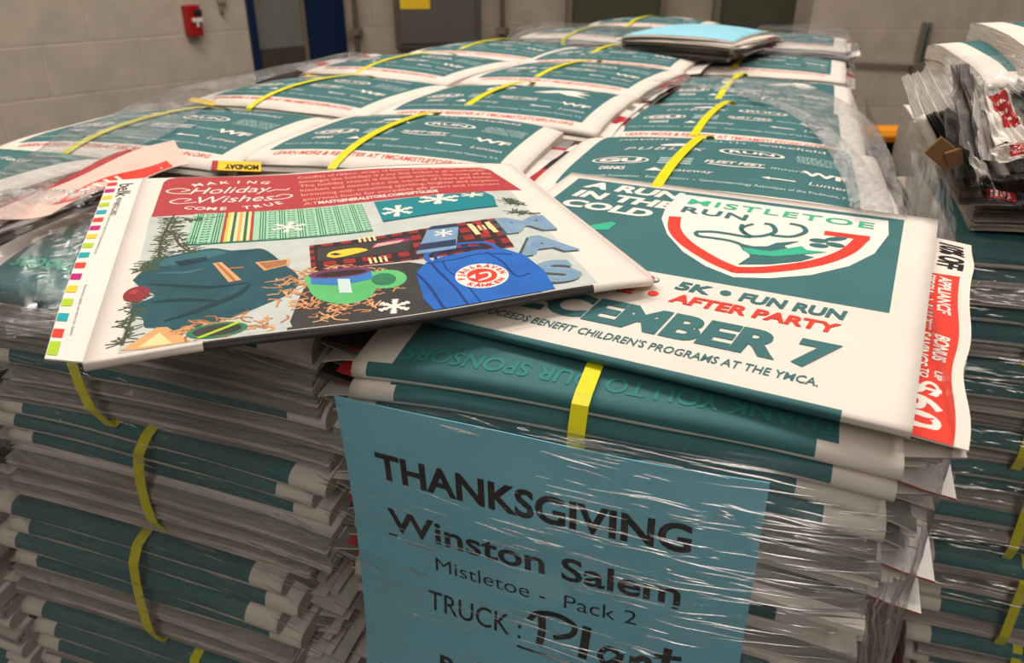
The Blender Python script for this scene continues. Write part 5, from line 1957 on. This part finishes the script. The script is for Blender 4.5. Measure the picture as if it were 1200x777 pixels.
def P_lf(i, j):
    a, b = lerp_line(L0, i / 24), lerp_line(L1, i / 24)
    t = j / 20
    p, q = at_h(*a), at_h(*b)
    r = p * (1 - t) + q * t
    r.z += 0.012 * math.sin(PI * t) ** 0.7 + 0.003 * nz(i * 0.3, j * 0.9, 4.0)
    return r


film('drooping_film', P_lf, 24, 20, 'film_drape', wrap)


def P_rope(i, j):
    a = lerp_line(L0, i / 60)
    p = at_h(*a)
    d = Vector((0.0, -0.034, -0.002))
    t = j / 12
    r = p + d * (t - 0.2) + Vector((0, 0, 0.004 + 0.005 * math.sin(PI * t)))
    r.z += 0.0035 * nz(i * 0.9, j * 1.3, 2.0) + 0.002 * nz(i * 2.1, j * 2.3, 5.0)
    return r


film('gathered_band', P_rope, 60, 12, 'film_rope', wrap)
# milky sheet over the left column
T0 = [(-80, 262, 0.96), (-20, 205, 0.955), (60, 152, 0.95), (200, 102, 0.93), (300, 84, 0.91), (400, 62, 0.88)]
T1 = [(-20, 280, 0.95), (80, 205, 0.955), (205, 152, 0.955), (262, 110, 0.93), (330, 86, 0.905), (440, 66, 0.88)]


def P_lt(i, j):
    a, b = lerp_line(T0, i / 40), lerp_line(T1, i / 40)
    t = j / 16
    r = at_h(*a) * (1 - t) + at_h(*b) * t
    r.z += 0.004 * math.sin(PI * t) + 0.003 * nz(i * 0.35, j * 0.4, 9.0) - (0.012 * max(0, 0.15 - t) / 0.15)
    return r


film('milky_film', P_lt, 40, 16, 'film_top', wrap)


def P_ls(i, j):
    a = lerp_line(T0, i / 40)
    r = P_lt(i, 0)
    t = j / 16
    return Vector((r.x - 0.012 * math.sin(min(1, t * 4) * PI / 2) + 0.003 * nz(i * 0.5, j, 3), r.y, r.z - 0.35 * t))


film('left_side_film', P_ls, 40, 16, 'film_side', wrap)
# bulging film over the right edge of the load: inner ridge on the pages, outer roll, then down the side
I0 = [(722, 99, 0.97), (800, 103, 1.03), (850, 108, 1.04), (905, 124, 1.04), (950, 150, 1.01), (978, 185, 0.97), (996, 222, 0.955), (1004, 252, 0.955)]
O0 = [(860, 92, 0.98), (930, 98, 0.98), (968, 108, 0.99), (1000, 124, 1.0), (1028, 150, 1.0), (1046, 186, 0.965), (1056, 222, 0.955), (1063, 256, 0.965)]


def P_rt(i, j):
    a, b = lerp_line(I0, i / 60), lerp_line(O0, i / 60)
    t = j / 18
    p, q = at_h(*a), at_h(*b)
    r = p * (1 - t) + q * t
    r.z += 0.006 * math.sin(PI * t) + 0.0030 * nz(i * 0.30, j * 0.5, 2.0) + 0.0020 * nz(i * 0.9, j * 0.4, 6.0)
    return r


film('corner_film', P_rt, 60, 18, 'film_corner', wrap)


def P_rr(i, j):
    a = lerp_line(I0, i / 90)
    p = at_h(*a)
    t = j / 10
    b = lerp_line(O0, i / 90)
    d = (at_h(*b) - p).normalized()
    wd = 0.010 + 0.022 * (i / 90)
    r = p + d * (wd * (t - 0.15)) + Vector((0, 0, 0.003 + 0.005 * math.sin(PI * t)))
    r.z += 0.0025 * nz(i * 0.8, j * 1.1, 2.0) + 0.0012 * nz(i * 2.1, j * 2.3, 5.0)
    return r


film('gathered_edge', P_rr, 90, 10, 'film_rope', wrap)


def P_rd(i, j):
    q = P_rt(i, 18)
    t = j / 24
    x = q.x + 0.002 * math.sin(min(1, t * 3) * PI / 2) + 0.003 * nz(i * 0.25, j * 0.35, 8.0)
    return Vector((max(x, q.x), q.y, q.z - 0.36 * t ** 1.2))


film('hanging_film', P_rd, 60, 24, 'film_corner', wrap)
# film over the far bundles
def P_far(i, j):
    u, v = i / 20, j / 10
    X = -0.62 + 1.22 * u
    Y = 9.3 + 1.4 * v
    h = 0.80 - 0.06 * math.sin(PI * u) ** 0.5 + 0.12 * max(0, abs(2 * u - 1) - 0.8) / 0.2 + 0.015 * nz(u * 5, v * 5, 1.0) + (0.22 * (1 - v * 5) if v < 0.2 else 0)
    return V(X, Y, h)


film('far_film', P_far, 20, 10, 'film_top', wrap)


def P_far2(i, j):
    u, v = i / 20, j / 10
    X = -3.5 + 1.9 * u
    Y = 9.45 + 1.4 * v - 0.5 * u
    h = 0.79 + 0.12 * max(0, abs(2 * u - 1) - 0.8) / 0.2 + 0.015 * nz(u * 5, v * 5, 11.0) + (0.20 * (1 - v * 5) if v < 0.2 else 0)
    return V(X, Y, h)


film('far_film', P_far2, 20, 10, 'film_top', wrap)

# film of the right-hand load
wrap2 = empty('stretch_film', V(2.0, 4.4, (CZ - BASE) / U))
tag(wrap2, 'clear stretch film around the right-hand load with a loose grey flap in the gap', 'stretch film')


def P2(i, j):
    q = j / 90
    h = 1.25 + 4.2 * q
    x0 = 0.74 + 0.17 * (h - 1.32)
    if i < 24:
        x = x0 + 2.6 * (1 - i / 24)
        y = 4.22 - 0.02 * h
    else:
        x = x0 - 0.03
        y = 4.24 + 4.6 * ((i - 24) / 16)
    wv = 0.05 * nz(i * 0.16, h * 6, 3.0) + 0.025 * nz(i * 0.3, h * 15, 9.0)
    return V(x + (wv * 0.5 if i > 24 else 0), y + (wv if i <= 24 else 0), h)


film('side_film', P2, 40, 90, 'film_side', wrap2)
s = Soup()
for k in range(170):
    h0 = rc.choice((1.52, 1.55, 1.95, 2.0, 2.3, 2.65, 3.0, 3.3)) + rc.gauss(0, 0.05)
    x0 = 0.80 + 0.17 * (h0 - 1.32) + abs(rc.gauss(0, 0.35))
    ln = abs(rc.gauss(0.05, 0.10)) + 0.03
    r0 = rc.uniform(0.0004, 0.0010)
    vs, fs = [], []
    for q in range(5):
        p = V(x0 + ln * q / 4, 4.22 - 0.02 * h0 - 0.06, h0 + 0.01 * nz(k * 3.1, q * 0.5, 1.0))
        r_ = r0 * (0.15 + math.sin(PI * q / 4))
        vs += [p + Vector((0, -math.cos(2 * PI * t / 6) * r_, math.sin(2 * PI * t / 6) * r_)) for t in range(6)]
    for q in range(4):
        for t in range(6):
            fs.append([q * 6 + t, (q + 1) * 6 + t, (q + 1) * 6 + (t + 1) % 6, q * 6 + (t + 1) % 6])
    s.add(vs, fs, 'film_crease', True)
o = s.build('film_creases', wrap2)
o.matrix_parent_inverse = Matrix.Translation(-wrap2.location)
o['kind'] = 'stuff'


def P2t(i, j):
    t, q = i / 24, j / 20
    a = on_plane(1108 + 150 * t, 66 - 4 * t, V(0, 4.45, 0), Vector((0, 1, 0)))
    b = on_plane(1080 + 40 * q + 170 * t, 210 - 20 * t, V(0, 4.08, 0), Vector((0, 1, 0)))
    r = a * (1 - q) + b * q
    r.y += -0.012 * math.sin(PI * q) + 0.006 * nz(i * 0.3, j * 0.3, 2.0)
    return r


film('upper_film', P2t, 24, 20, 'film_corner', wrap2)


def P2f(i, j):
    t, q = i / 16, j / 20
    a = on_plane(1066 + 44 * t, 176 + 24 * t, V(0, 4.15, 0), Vector((0, 1, 0)))
    b = on_plane(1052 + 78 * t, 300, V(0, 4.05, 0), Vector((0, 1, 0)))
    r = a * (1 - q) + b * q
    r.y += 0.012 * math.sin(t * 7 + q) + 0.006 * nz(i * 0.4, j * 0.2, 6.0)
    return r


film('loose_flap', P2f, 16, 20, 'film_thick', wrap2)
